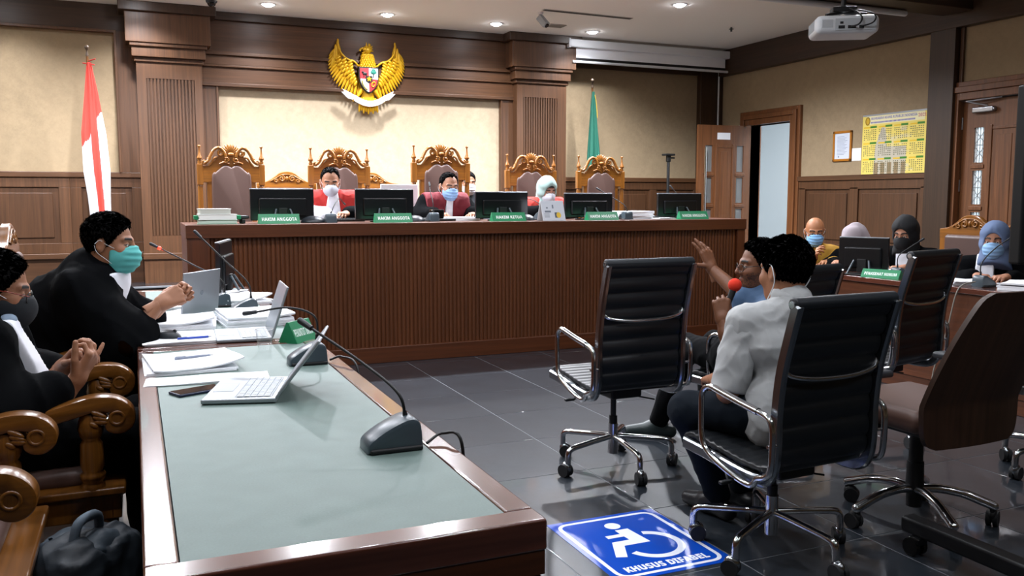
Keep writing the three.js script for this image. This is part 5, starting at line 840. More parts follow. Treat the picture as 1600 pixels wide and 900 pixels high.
// ---- head, local: +z face, y up, centre of the head
function headF(x, y, z) {
  const ax = Math.abs(x);
  let d = ell(x, y - 0.035, z + 0.008, 0.076, 0.088, 0.094);
  d = smin(d, ell(x, y + 0.03, z - 0.02, 0.063, 0.085, 0.074), 0.03);
  d = smin(d, ell(x, y + 0.086, z - 0.045, 0.038, 0.03, 0.04), 0.03);
  d = smin(d, Math.hypot(ax - 0.04, y + 0.022, z - 0.06) - 0.025, 0.02);
  d = smin(d, cap(ax, y, z, [0.008, 0.03, 0.088], [0.046, 0.03, 0.072], 0.009, 0.008), 0.014);
  d = smax(d, -(Math.hypot(ax - 0.032, y - 0.006, z - 0.1) - 0.016), 0.014);
  d = smin(d, Math.hypot(ax - 0.031, y - 0.005, z - 0.077) - 0.0135, 0.004);
  d = smin(d, cap(x, y, z, [0, 0.02, 0.091], [0, -0.022, 0.111], 0.008, 0.0125), 0.012);
  d = smin(d, Math.hypot(ax - 0.014, y + 0.027, z - 0.097) - 0.009, 0.008);
  d = smin(d, cap(ax, y, z, [0, -0.056, 0.095], [0.02, -0.06, 0.085], 0.006, 0.003), 0.006);
  d = smin(d, cap(ax, y, z, [0, -0.068, 0.093], [0.017, -0.066, 0.085], 0.007, 0.003), 0.006);
  d = smin(d, ell(ax - 0.08, y - 0.0, z + 0.012, 0.01, 0.031, 0.018), 0.008);
  d = smax(d, -ell(ax - 0.091, y - 0.002, z + 0.008, 0.006, 0.018, 0.01), 0.006);
  d = smin(d, cap(x, y, z, [0, -0.06, -0.02], [0, -0.2, -0.05], 0.053, 0.058), 0.035);
  return d;
}
const headCache = {};
function headGeo(tone, cell, stubble) {
  const key = tone + '_' + cell + '_' + !!stubble; if (headCache[key]) return headCache[key].clone();
  const g = nets(headF, [-0.11, -0.22, -0.14], [0.11, 0.14, 0.14], cell); const base = new THREE.Color(tone), lip = base.clone().multiply(new THREE.Color(0.82, 0.55, 0.52)), brow = new THREE.Color(0x120d0b), eyec = new THREE.Color(0x1a1210), sclera = new THREE.Color(0xc9bcb0), red = base.clone().multiply(new THREE.Color(1.03, 0.86, 0.8));
  paint(g, (c, x, y, z) => { const ax = Math.abs(x); c.copy(base).multiplyScalar(1 + 0.10 * fbm(x * 40, y * 40, z * 40 + 3)); if (z > 0.06 && (Math.abs(y + 0.022) < 0.02 && ax > 0.025) || (z > 0.105)) c.lerp(red, 0.5); if (z > 0.075 && ax < 0.022 && y < -0.05 && y > -0.075) c.copy(lip); if (z > 0.05 && ax > 0.012 && ax < 0.052 && Math.abs(y - 0.0335 + (ax - 0.03) * (ax - 0.03) * 6) < 0.0055) c.copy(brow); const e = Math.hypot((ax - 0.031) / 0.0125, (y - 0.004) / 0.0052); if (z > 0.07 && e < 1) c.copy(Math.hypot(ax - 0.031, y - 0.004) < 0.0055 ? eyec : sclera); else if (z > 0.07 && e < 1.45 && y > 0.004) c.copy(eyec); });
  if (stubble) { const c = new THREE.Color(), a = g.attributes.color, p = g.attributes.position, dk = new THREE.Color(0x17100c); for (let i = 0; i < p.count; i++) { const x = Math.abs(p.getX(i)), y = p.getY(i), z = p.getZ(i); if (y > -0.038 + Math.max(0, x - 0.03) * 0.5 || y < -0.125 || z < 0.0 || (z > 0.075 && x < 0.024 && y < -0.05 && y > -0.076)) continue; const k = Math.max(0, Math.min(1, 0.55 + 1.4 * noise3.noise(x * 170, y * 170, z * 170) + (x < 0.035 && y < -0.078 ? 0.25 : 0) + (y > -0.05 && x < 0.03 ? 0.15 : 0))); c.setRGB(a.getX(i), a.getY(i), a.getZ(i)).lerp(dk, k * 0.75); a.setXYZ(i, c.r, c.g, c.b); } }
  headCache[key] = g; return g.clone();
}
function hairGeo(o, cell) {
  const rec = o.rec || 0, len = o.len || 0.012;
  const f = (x, y, z) => {
    const ax = Math.abs(x); const n = 0.003 * noise3.noise(x * 45, y * 45, z * 16) + 0.0035 * noise3.noise(x * 120, y * 90, z * 26 + 9);
    let d = 0;
    let yh = z < -0.035 ? -0.085 : z < 0.03 ? -0.085 + (z + 0.035) / 0.065 * 0.09 : z < 0.075 ? 0.005 + (z - 0.03) / 0.045 * 0.078 : 0.083;
    if (o.high) yh += o.high * sst(0.0, 0.05, z);
    if (rec) yh += rec * sst(-0.01, 0.06, z) * sst(0.0, 0.05, ax + 0.02);
    yh += 0.004 * noise3.noise(x * 90, 3, z * 90);
    const L = (0.3 + 0.7 * sst(-0.03, 0.09, y)) * len, inf = -0.003 + (L + 0.003) * sst(-0.004, 0.026, y - yh);
    d = ell(x, y - 0.035, z + 0.008, 0.076 + inf, 0.088 + inf * 1.15, 0.094 + inf) - n * sst(0.0, 0.02, y - yh); if (o.fringeOnly) d = smax(d, y - 0.03, 0.01);
    d = smax(d, yh - 0.004 - y, 0.006); d = smax(d, -(ell(ax - 0.085, y, z + 0.008, 0.02, 0.036, 0.022)), 0.006); return d;
  };
  return nets(f, [-0.12, -0.12, -0.15], [0.12, 0.17, 0.14], cell);
}
// short locks lying on the hair surface, following the comb direction
function strands(hg, o) {
  const p = hg.attributes.position, n = hg.attributes.normal, pos = [], nor = []; const N = o.strands, a = V(0, 0, 0), nn = V(0, 0, 0), f = V(0, 0, 0), b = V(0, 0, 0);
  for (let i = 0; i < N; i++) {
    const k = Math.floor(rnd() * p.count); a.fromBufferAttribute(p, k); nn.fromBufferAttribute(n, k); const top = sst(0.04, 0.1, a.y); const front = sst(-0.02, 0.06, a.z);
    f.set(a.x * 3 * (1 - top) + (o.part || 0.25) * top, -1 * (1 - top) - 0.1, (o.back ? -0.2 : 0.9) * top + (front * 0.2 - 0.25) * (1 - top)); f.x += rr(-0.35, 0.35); f.y += rr(-0.3, 0.3); f.z += rr(-0.35, 0.35); f.addScaledVector(nn, -f.dot(nn)).normalize();
    const L = (o.lock || 0.02) * rr(0.5, 1.2) * (0.5 + 0.5 * top), w = rr(0.0012, 0.0028); b.crossVectors(nn, f).multiplyScalar(w); const lift = rr(0.0, 0.004);
    const q = [a.clone().sub(b).addScaledVector(nn, 0.0004), a.clone().add(b).addScaledVector(nn, 0.0004), a.clone().addScaledVector(f, L * 0.55).addScaledVector(nn, lift + 0.0015), a.clone().addScaledVector(f, L).addScaledVector(nn, lift * 0.4 - 0.001)];
    const m0 = q[2].clone().addScaledVector(b, -0.8), m1 = q[2].clone().addScaledVector(b, 0.8);
    for (const [x, y, z] of [[q[0], q[1], m1], [q[0], m1, m0], [m0, m1, q[3]]]) { for (const v of [x, y, z]) { pos.push(v.x, v.y, v.z); nor.push(nn.x, nn.y, nn.z); } }
  }
  const g = new THREE.BufferGeometry(); g.setAttribute('position', new THREE.Float32BufferAttribute(pos, 3)); g.setAttribute('normal', new THREE.Float32BufferAttribute(nor, 3)); return g;
}
function maskGeo(style, cell) {
  const f = (x, y, z) => { const ax = Math.abs(x);
    let d = style === 'n95' ? smin(ell(x, y + 0.045, z - 0.035, 0.069, 0.075, 0.085), ell(x, y + 0.04, z - 0.09, 0.03, 0.045, 0.05), 0.03) : ell(x, y + 0.045, z - 0.032, 0.071, 0.083, 0.102);
    if (style === 'surgical') d += 0.0022 * Math.sin((y + 0.1) * 230) * sst(0.02, 0.08, z) * (1 - sst(0.05, 0.068, ax)); else if (style === 'cloth') d += 0.001 * Math.sin(x * 90 + y * 60);
    d = smax(d, y - 0.008 + ax * 0.28, 0.004); d = smax(d, -0.122 - y + ax * 0.25, 0.006); d = smax(d, 0.02 - z, 0.006); return d; };
  return nets(f, [-0.09, -0.14, 0.0], [0.09, 0.03, 0.155], cell);
}
function hijabGeo(o, cell) {
  const f = (x, y, z) => { const ax = Math.abs(x); const n = 0.006 * noise3.noise(x * 16, y * 9, z * 16 + (o.s || 1)) + 0.004 * Math.sin(y * 70 + ax * 60 + z * 30);
    let d = ell(x, y - 0.025, z + 0.018, 0.097, 0.122, 0.122); d = smin(d, cap(x, y, z, [0, -0.06, -0.01], [0, -0.2, 0.0], 0.085, 0.12), 0.05); if (!o.short) d = smin(d, ell(x, y + 0.25, z - 0.0, 0.185, 0.10, 0.12), 0.07); d += n * 0.8;
    d = smax(d, -(ell(x, y + 0.012, z - 0.11, 0.06, 0.086, 0.085)), 0.012); d = smax(d, (o.short ? -0.2 + 0.75 * Math.max(0, Math.min(0.12, z)) : -0.33) - y, 0.015); return d; };
  return nets(f, [-0.22, -0.36, -0.18], [0.22, 0.19, 0.18], cell);
}
// ---- hand, local: wrist at origin, +y fingers, +z palm normal, thumb on +x
function handGeo(o, cell) {
  const S = []; const base = [[0.031, 0.088, 0.072, 0.0088], [0.011, 0.094, 0.08, 0.0092], [-0.011, 0.09, 0.074, 0.0088], [-0.031, 0.08, 0.058, 0.0078]]; const metas = [], fing = [];
  base.forEach(([bx, by, L, r], i) => {
    const cu = (o.curl && o.curl[i]) ?? 0.25, sp = (o.spread ?? 0.08) * (1.5 - i); metas.push([[bx * 0.55, 0.005, 0], [bx, by, 0.0], 0.0155, 0.0118]);
    let p = [bx, by, 0], a = cu * 1.3, ch = []; const ls = [0.46, 0.3, 0.24];
    for (let s = 0; s < 3; s++) { const l = L * ls[s]; const dy = Math.cos(a), dz = Math.sin(a); const q = [p[0] + Math.sin(sp) * dy * l, p[1] + dy * l * Math.cos(sp), p[2] + dz * l]; ch.push([p, q, r * (1 - 0.1 * s), r * (1 - 0.1 * (s + 1))]); p = q; a += cu * (s === 0 ? 1.6 : 1.2); } fing.push(ch);
  });
  const t = o.thumb || [0.75, 0.6, 0.3], tb = o.thumbBend ?? 0.3; const tl = Math.hypot(...t), td = t.map((v) => v / tl); const t0 = [0.024, 0.022, 0.004], t1 = [t0[0] + td[0] * 0.042, t0[1] + td[1] * 0.042, t0[2] + td[2] * 0.042]; const td2 = [td[0] - tb * 0.8, td[1] + tb * 0.9, td[2] + tb * 0.3], l2 = Math.hypot(...td2); const t2 = t1.map((v, k) => v + td2[k] / l2 * 0.032), t3 = t2.map((v, k) => v + td2[k] / l2 * 0.024);
  fing.push([[t0, t1, 0.0145, 0.0108], [t1, t2, 0.0106, 0.0095], [t2, t3, 0.0095, 0.0078]]);
  const f = (x, y, z) => { let d = 1; for (const m of metas) d = smin(d, cap(x, y, z, ...m), 0.014); d = smin(d, cap(x, y, z, [0, -0.06, 0], [0, 0.012, 0], 0.025, 0.023), 0.02); let g = 1; for (const ch of fing) { let e = 1; for (const s of ch) e = smin(e, cap(x, y, z, ...s), 0.004); g = Math.min(g, smin(d, e, 0.007)); } return Math.min(d, g); };
  const g = nets(f, [-0.075, -0.07, -0.05], [0.115, 0.195, 0.13], cell); return g;
}
function fieldOf(bones, k, fold, fs = 9) { const bx = bones.map((b) => b); return (x, y, z) => { let d = 1; for (const b of bx) { const e = cap(x, y, z, b[0], b[1], b[2], b[3]); d = d === 1 ? e : smin(d, e, b[4] ?? k); } if (fold) { const q = y * 0.75 + (x + z) * 0.35, n1 = noise3.noise(x * fs * 0.8, q * fs * 0.8, z * fs * 0.8 + 3), n2 = noise3.noise((x - y * 0.5) * fs * 1.5 + 7, q * fs * 0.9, (z + y * 0.4) * fs * 1.5); const c1 = 1 - Math.abs(n1) * 2, c2 = 1 - Math.abs(n2) * 2; d -= fold * 0.75 * (c1 * c1 * c1 + 0.7 * c2 * c2 * c2 - 0.5); } return d; }; }
function boundsOf(bones, m = 0.03) { const lo = [9, 9, 9], hi = [-9, -9, -9]; for (const [a, b, ra, rb] of bones) for (const [p, r] of [[a, ra], [b, rb]]) for (let i = 0; i < 3; i++) { lo[i] = Math.min(lo[i], p[i] - r - m); hi[i] = Math.max(hi[i], p[i] + r + m); } return [lo, hi]; }
const lerp3 = (a, b, t) => [a[0] + (b[0] - a[0]) * t, a[1] + (b[1] - a[1]) * t, a[2] + (b[2] - a[2]) * t];
const add3 = (a, b) => [a[0] + b[0], a[1] + b[1], a[2] + b[2]];

class Person {
  constructor(label, pos, turn, skin = 0x9a6a4c, cell = 0.008) {
    this.o = thing('person', label, 'person', pos, turn); this.pos = pos; this.turn = turn; this.skin = skin; this.cell = cell; this.body = []; this.sk = M(0xffffff, 0.55, { vertexColors: true });
  }
  w(x, y, z) { const c = Math.cos(this.turn), s = Math.sin(this.turn), dx = x - this.pos[0], dz = z - this.pos[2]; return [dx * c - dz * s, y - this.pos[1], dx * s + dz * c]; } // world point to local
  dir(x, y, z) { const c = Math.cos(this.turn), s = Math.sin(this.turn); return [x * c - z * s, y, x * s + z * c]; }
  head(p, yaw, pitch, roll, o) {
    const m = new THREE.Matrix4().compose(V(...p), new THREE.Quaternion().setFromEuler(new THREE.Euler(pitch, yaw, roll, 'YXZ')), V(1, 1, 1).multiplyScalar(o.scale || 1)); this.hm = m; const hc = o.cell || 0.0045;
    const g = headGeo(this.skin, hc, o.beard); g.applyMatrix4(m); this.body.push(g);
    const add = (n, geo, mt) => { const q = merge(geo); q.applyMatrix4(m); return mesh(n, q, mt, this.o); };
    if (o.hair) { const hg = hairGeo(o.hair, hc); const hmat = MP(o.hair.color || 0x070606, 0.75, { specularIntensity: 0.18, side: THREE.DoubleSide }); const hm2 = add('hair', [hg.clone(), ...(o.hair.strands ? [strands(hg, o.hair)] : [])], hmat); }
    if (o.hijab) { add('headscarf', [hijabGeo(o.hijab, Math.max(hc, 0.005))], M(o.hijab.color, 0.85)); if (o.hijab.under) add('under_cap', [nets((x, y, z) => smax(ell(x, y - 0.03, z + 0.005, 0.085, 0.098, 0.107), 0.058 - y + 0.0 * z, 0.006), [-0.1, 0.03, -0.13], [0.1, 0.15, 0.13], 0.006)], mat.black); }
    if (o.mask) { const mk = add('face_mask', [maskGeo(o.mask.style, Math.min(hc, 0.0045))], M(o.mask.color, 0.8)); if (!o.hijab) { const st = []; for (const s of [-1, 1]) st.push(tube([[s * 0.064, -0.012, 0.045], [s * 0.078, 0.006, 0.01], [s * 0.088, 0.022, -0.012], [s * 0.09, 0.005, -0.032]], 0.0012, 14, 5), tube([[s * 0.056, -0.088, 0.045], [s * 0.075, -0.06, 0.015], [s * 0.086, -0.03, -0.022], [s * 0.09, 0.0, -0.033]], 0.0012, 14, 5)); for (let k = 0; k < 4; k++) add('mask_strap', [st[k]], M(0xe6ebee, 0.8)); } }
    if (o.earloop) { const st = []; for (const s of [-1, 1]) st.push(tube([[s * 0.07, 0.02, 0.05], [s * 0.088, 0.035, -0.012], [s * 0.095, 0.0, -0.036], [s * 0.086, -0.04, -0.03], [s * 0.07, -0.1, 0.02]], 0.002, 20, 5)); for (const q of st) add('mask_strap', [q], M(0xe6ebee, 0.8)); }
    if (o.glasses) { const gl = []; for (const s of [-1, 1]) { const r = new THREE.TorusGeometry(0.024, 0.0018, 6, 24); r.scale(1, 0.78, 1); r.rotateY(s * 0.22); r.translate(s * 0.032, 0.0, 0.102); gl.push(r, rod([s * 0.056, 0.006, 0.104], [s * 0.083, 0.014, 0.04], 0.0018, 6), rod([s * 0.083, 0.014, 0.04], [s * 0.086, 0.012, -0.03], 0.0018, 6)); } gl.push(rod([-0.01, 0.004, 0.112], [0.01, 0.004, 0.112], 0.0018, 6)); add('glasses', gl.filter((g, i) => i === 6 || i % 3 === 0), M(0x17130f, 0.35)); for (const k of [1, 4]) add('temple', [gl[k], gl[k + 1]], M(o.glasses, 0.35)); const ln = []; for (const s of [-1, 1]) { const c = new THREE.CylinderGeometry(0.0235, 0.0235, 0.0012, 24); c.rotateX(Math.PI / 2); c.scale(1, 0.78, 1); c.rotateY(s * 0.22); c.translate(s * 0.032, 0.0, 0.102); ln.push(c); } add('lens', ln, MP(0xffffff, 0.05, { transmission: 1, thickness: 0 })); }
    return this;
  }
  limb(bones, k = 0.02) { const [lo, hi] = boundsOf(bones); this.body.push(paint(nets(fieldOf(bones, k), lo, hi, this.cell), (c) => c.set(this.skin))); return this; }
  hand(side, wrist, F, N, o = {}) { // side +1 left hand, -1 right hand
    const g = handGeo(o, o.cell || 0.0038); const f = V(...F).normalize(), n = V(...N); n.addScaledVector(f, -n.dot(f)).normalize(); const x = f.clone().cross(n); if (side > 0) { g.scale(-1, 1, 1); const ix = g.index.array; for (let i = 0; i < ix.length; i += 3) { const t = ix[i]; ix[i] = ix[i + 1]; ix[i + 1] = t; } g.computeVertexNormals(); }
    const m = new THREE.Matrix4().makeBasis(x, f, n); m.setPosition(...wrist); g.applyMatrix4(m); const base = new THREE.Color(this.skin); paint(g, (c, X, Y, Z) => c.copy(base).multiplyScalar(1.02 + 0.12 * fbm(X * 50, Y * 50, Z * 50))); this.body.push(g); return this;
  }
  cloth(name, bones, k, material, { fold = 0.005, fs = 9, clip = null, cell = this.cell * 1.25, inflate = 0 } = {}) { const F = fieldOf(bones, k, fold, fs); const [lo, hi] = boundsOf(bones, 0.03 + inflate); const f = clip ? (x, y, z) => clip(F(x, y, z) - inflate, x, y, z) : (x, y, z) => F(x, y, z) - inflate; return mesh(name, nets(f, lo, hi, cell), material, this.o); }
  done() { const l = this.body.map((g) => { g.deleteAttribute('uv'); return g; }); const b = mesh('body', merge(l), this.sk, this.o); return this; }
}
// torso bones from joints
function torso(j, w = 1) {
  const s = 0.085 * w; const c = j.chest, sd = j.side || [1, 0, 0]; const off = (p, k) => add3(p, [sd[0] * k, sd[1] * k, sd[2] * k]);
  const B = [[off(j.pelvis, 0.08), off(j.pelvis, -0.08), 0.125 * w, 0.125 * w], [j.pelvis, lerp3(j.pelvis, c, 0.5), 0.13 * w, 0.135 * w], [lerp3(j.pelvis, c, 0.5), c, 0.135 * w, 0.125 * w], [off(c, s), off(c, -s), 0.112 * w, 0.112 * w], [j.shL, j.neck, 0.062, 0.058], [j.shR, j.neck, 0.062, 0.058], [j.neck, c, 0.07, 0.1]];
  return B;
}
const arm = (s, e, w, r) => [[s, e, r[0], r[1]], [e, w, r[1], r[2]]];
const leg = (h, k, a) => [[h, k, 0.095, 0.07], [k, a, 0.066, 0.052]];
function shoe(P, ankle, dirv, color = 0x15171a) { // leather shoe as a small field
  const d = V(...dirv).normalize(); const a = ankle; const toe = [a[0] + d.x * 0.17, 0.035, a[2] + d.z * 0.17], heel = [a[0] - d.x * 0.06, 0.04, a[2] - d.z * 0.06], mid = [a[0] + d.x * 0.05, 0.05, a[2] + d.z * 0.05];
  const bones = [[heel, mid, 0.038, 0.042], [mid, toe, 0.042, 0.032], [a, mid, 0.042, 0.04]]; const [lo, hi] = boundsOf(bones, 0.02); const F = fieldOf(bones, 0.02, 0); mesh('shoe', nets((x, y, z) => smax(F(x, y, z), 0.004 - y, 0.004), lo, hi, 0.008), M(color, 0.4), P.o);
}
// ------------------------------------------------------------------ the people in the room
const SK = { mid: 0x9a684b, dark: 0x74492f, light: 0xa97559 };
const white = M(0xeef0f8, 0.8), robeM = mat.robe;
// white bib hanging from the collar: thick strip over the chest
function bib(P, bones, k, test, inflate = 0.02, m = white, name = 'white_bib', fold = 0.003) { P.cloth(name, bones, k, m, { fold, fs: 14, inflate, cell: 0.007, clip: (d, x, y, z) => smax(d, test(x, y, z), 0.006) }); }
function stool(pos, turn, label) { const st = thing('stool', label, 'stool', pos, turn, 'plain stools'); mesh('seat', [rbox(0.40, 0.05, 0.40, 0, 0.395, 0, 0.02, 2)], mat.brownLeather, st); for (const [x, z] of [[-0.16, -0.16], [0.16, -0.16], [-0.16, 0.16], [0.16, 0.16]]) mesh('leg', [cyl(0.018, 0.022, 0.375, x, 0.1875, z, 10)], mat.chairWood, st); }
const band = (v, a, b) => Math.max(a - v, v - b);

{ // man at the left edge, black mask, hands together
  const P = new Person('man in black robe and black mask at the left edge, fingers touching', [-0.36, 0, -3.13], Math.PI / 2, SK.mid, 0.008);
  const w = (...a) => P.w(...a);
  const j = { pelvis: w(-0.34, 0.55, -3.13), chest: w(-0.44, 0.80, -3.13), neck: w(-0.44, 0.93, -3.13), shL: w(-0.43, 0.905, -3.31), shR: w(-0.42, 0.90, -2.95) };
  P.head(w(-0.412, 1.04, -3.14), 0.05, 0.22, 0, { cell: 0.0042, scale: 0.97, hair: { len: 0.016, strands: 3500 }, mask: { style: 'cloth', color: 0x10161c }, glasses: 0x8a2f1c });
  const eR = w(-0.38, 0.70, -2.84), wR = w(-0.205, 0.765, -2.95), eL = w(-0.38, 0.70, -3.37), wL = w(-0.235, 0.785, -3.10);
  P.limb([[j.neck, j.chest, 0.05, 0.06], [j.chest, j.shR, 0.05, 0.04], [j.shR, eR, 0.04, 0.035], [eR, wR, 0.036, 0.025], [j.chest, j.shL, 0.05, 0.04], [j.shL, eL, 0.04, 0.035], [eL, wL, 0.036, 0.025]]);
  P.hand(-1, w(-0.185, 0.772, -2.955), P.dir(0.55, 0.82, -0.15), P.dir(-0.75, 0.45, -0.35), { curl: [0.75, 0.62, 0.45, 0.05], thumb: [0.55, 0.75, 0.4], spread: 0.12 });
  P.hand(1, w(-0.225, 0.795, -3.08), P.dir(0.62, 0.6, 0.5), P.dir(0.3, -0.7, 0.5), { curl: [0.55, 0.55, 0.5, 0.45], thumb: [0.5, 0.8, 0.4] });
  const B = [...torso(j, 1.02), ...arm(j.shR, eR, lerp3(eR, wR, 0.72), [0.08, 0.085, 0.07]), ...arm(j.shL, eL, lerp3(eL, wL, 0.75), [0.08, 0.085, 0.07])];
  P.cloth('robe', [...B, ...[-0.1, 0.1].flatMap((s) => [[w(-0.34, 0.53, -3.13 + s), w(0.02, 0.55, -3.13 + s), 0.11, 0.095], [w(0.02, 0.55, -3.13 + s), w(0.05, 0.12, -3.13 + s), 0.095, 0.085]])], 0.05, robeM, { fold: 0.01, fs: 7 });
  bib(P, torso(j, 1.02), 0.05, (x, y, z) => Math.max(band(x, -0.115 + (0.96 - y) * 0.05, -0.045 + (0.96 - y) * 0.02), band(y, 0.68, 0.96), -z - 0.05), 0.022);
  mesh('collar_cloth', [rbox(0.06, 0.09, 0.05, w(-0.36, 1.0, -3.08)[0], 0.93, w(-0.39, 1.0, -3.08)[2] + 0.02, 0.02, 3)], M(0x8fa3b8, 0.8), P.o);
  for (const s of [-0.1, 0.1]) shoe(P, w(0.05, 0.09, -3.13 + s), P.dir(1, 0, 0));
  P.done();
}
{ // talking man, teal mask
  const P = new Person('man in black robe and teal mask speaking over papers', [-0.30, 0, -4.1], Math.PI / 2, SK.mid, 0.008);
  const w = (...a) => P.w(...a);
  const j = { pelvis: w(-0.38, 0.55, -4.12), chest: w(-0.26, 0.84, -4.06), neck: w(-0.165, 1.0, -3.99), shL: w(-0.17, 0.965, -4.18), shR: w(-0.215, 0.965, -3.85) };
  P.head(w(-0.098, 1.137, -3.955), -0.28, 0.06, -0.05, { cell: 0.0038, scale: 0.95, hair: { len: 0.02, strands: 4000 }, mask: { style: 'surgical', color: 0x58b3b0 } });
  const eR = w(-0.06, 0.74, -3.80), wR = w(0.075, 0.895, -3.83), eL = w(-0.02, 0.74, -4.28), wL = w(0.12, 0.90, -3.99);
  P.limb([[j.neck, j.chest, 0.055, 0.06], [j.chest, j.shR, 0.05, 0.04], [j.shR, eR, 0.045, 0.042], [eR, wR, 0.046, 0.025], [j.chest, j.shL, 0.05, 0.04], [j.shL, eL, 0.045, 0.042], [eL, wL, 0.046, 0.025]]);
  P.hand(-1, w(0.085, 0.9, -3.835), P.dir(0.85, 0.4, -0.25), P.dir(0.2, -0.3, -0.9), { curl: [0.7, 0.75, 0.8, 0.85], thumb: [0.5, 0.7, 0.55] });
  P.hand(1, w(0.125, 0.905, -3.975), P.dir(0.75, 0.45, 0.35), P.dir(0.1, -0.3, 0.9), { curl: [0.7, 0.75, 0.8, 0.85], thumb: [0.5, 0.7, 0.55] });
  const B = [...torso(j, 1.12), ...arm(j.shR, eR, lerp3(eR, wR, 0.35), [0.078, 0.1, 0.08]), ...arm(j.shL, eL, lerp3(eL, wL, 0.4), [0.078, 0.1, 0.08]), [j.neck, w(-0.175, 1.05, -4.01), 0.08, 0.068], [j.neck, w(-0.33, 0.9, -4.05), 0.07, 0.11], [j.neck, lerp3(j.shR, eR, 0.45), 0.07, 0.085], [j.neck, lerp3(j.shL, eL, 0.45), 0.07, 0.085]];
  P.cloth('robe', [...B, [w(-0.3, 0.62, -4.0), w(-0.22, 0.5, -3.9), 0.13, 0.12], ...[-0.11, 0.11].flatMap((s) => [[w(-0.36, 0.53, -4.12 + s), w(0.04, 0.55, -4.12 + s), 0.12, 0.10], [w(0.04, 0.55, -4.12 + s), w(0.06, 0.12, -4.12 + s), 0.10, 0.09]])], 0.085, robeM, { fold: 0.011, fs: 6 });
  const c0 = w(-0.075, 1, -3.88), c1 = w(-0.035, 1, -3.88);
bib(P, [...torso(j, 1.16), [j.neck, w(-0.175, 1.05, -4.01), 0.085, 0.07]], 0.085, (x, y, z) => Math.max(band(y, 0.86, 1.03), 0.222 - (y - 0.9) * 0.22 - z, band(x, -0.3, -0.0)), 0.03);
  for (const s of [-0.1, 0.1]) shoe(P, w(0.06, 0.09, -4.12 + s), P.dir(1, 0, 0));
  P.done();
}
// ---- judges: robe with coloured collar panels
function judge(label, pos, turn, headP, yaw, pitch, roll, ho, skin, o) {
  const P = new Person(label, pos, turn, skin, 0.011); const y0 = 0.53; // local heights above the dais
  const j = { pelvis: [0, 0.55, -0.02], chest: [0, 0.81, 0.08], neck: [headP[0] * 0.8, o.neckY, headP[2] - 0.06], shL: [0.185, o.neckY - 0.045, headP[2] - 0.1], shR: [-0.185, o.neckY - 0.045, headP[2] - 0.1] };
  P.head(headP, yaw, pitch, roll, { cell: 0.0055, ...ho });
  const eR = o.eR || [-0.27, 0.76, 0.17], wR = o.wR || [-0.1, 0.80, 0.40], eL = o.eL || [0.27, 0.76, 0.17], wL = o.wL || [0.1, 0.80, 0.40];
  P.limb([[j.neck, j.chest, 0.05, 0.06], [j.chest, j.shR, 0.05, 0.04], [j.shR, eR, 0.04, 0.035], [eR, wR, 0.036, 0.027], [j.chest, j.shL, 0.05, 0.04], [j.shL, eL, 0.04, 0.035], [eL, wL, 0.036, 0.027]]);
  P.hand(-1, wR, [0.5, 0.0, 0.86], [0.15, -1, 0], { curl: [0.5, 0.55, 0.6, 0.6], thumb: [0.6, 0.7, 0.3], cell: 0.005 }); P.hand(1, wL, [-0.5, 0.0, 0.86], [-0.15, -1, 0], { curl: [0.5, 0.55, 0.6, 0.6], thumb: [0.6, 0.7, 0.3], cell: 0.005 });
  const T = torso(j, 1.05); const B = [...T, [j.neck, lerp3(j.neck, headP, 0.45), 0.066, 0.058], ...arm(j.shL, eL, lerp3(eL, wL, 0.8), [0.085, 0.085, 0.075]), ...(o.whiteSleeve ? [[j.shR, lerp3(j.shR, eR, 0.6), 0.085, 0.08]] : arm(j.shR, eR, lerp3(eR, wR, 0.8), [0.085, 0.085, 0.075])), ...[-0.1, 0.1].flatMap((s) => [[[s, 0.53, 0], [s, 0.53, 0.36], 0.11, 0.1], [[s, 0.53, 0.36], [s, 0.1, 0.38], 0.1, 0.09]])];
  P.cloth('robe', B, 0.05, robeM, { fold: 0.008, fs: 8 });
  if (o.whiteSleeve) P.cloth('white_sleeve', [[lerp3(j.shR, eR, 0.45), eR, 0.08, 0.095], [eR, lerp3(eR, wR, 0.85), 0.1, 0.085]], 0.04, white, { fold: 0.008, fs: 10 });
  const panel = [...T, [j.neck, lerp3(j.neck, headP, 0.62), 0.068, 0.056], [j.shL, lerp3(j.shL, eL, 0.4), 0.085, 0.085], [j.shR, lerp3(j.shR, eR, 0.4), 0.085, 0.085]];
  const ny = o.neckY; const lapel = (s) => (x, y, z) => { const u = x * s; return Math.max(band(u, 0.03 + (ny - y) * 0.06, 0.215 - Math.max(0, ny - 0.1 - y) * 0.42), band(y, ny - 0.33, ny + 0.06), -z - 0.06); };
  bib(P, panel, 0.05, lapel(1), 0.014, o.collar, 'collar_panel', 0.006); bib(P, panel, 0.05, lapel(-1), 0.014, o.collar, 'collar_panel', 0.006);
  bib(P, panel, 0.05, (x, y, z) => Math.max(band(x, -o.bibW - (ny - y) * o.bibF, o.bibW + (ny - y) * o.bibF), band(y, ny - 0.36, ny + 0.12), -z), 0.024, white, 'white_bib', 0.004);
  for (const s of [-0.1, 0.1]) shoe(P, [s, 0.09, 0.38], [0, 0, 1]);
  P.done(); return P;
}
judge('judge in bright red collar and white mask writing with head bowed', [1.64, 0.4, -7.95], -0.12, [-0.02, 1.07, 0.22], -0.02, 0.3, 0.02, { hair: { len: 0.008, rec: 0.07, high: 0.016, color: 0x1a1a1b, strands: 1500 }, mask: { style: 'n95', color: 0xb4b7c2 } }, 0xa9765a, { neckY: 0.95, collar: mat.red, whiteSleeve: true, bibW: 0.045, bibF: 0.16, eR: [-0.27, 0.78, 0.2], wR: [-0.06, 0.775, 0.42] });
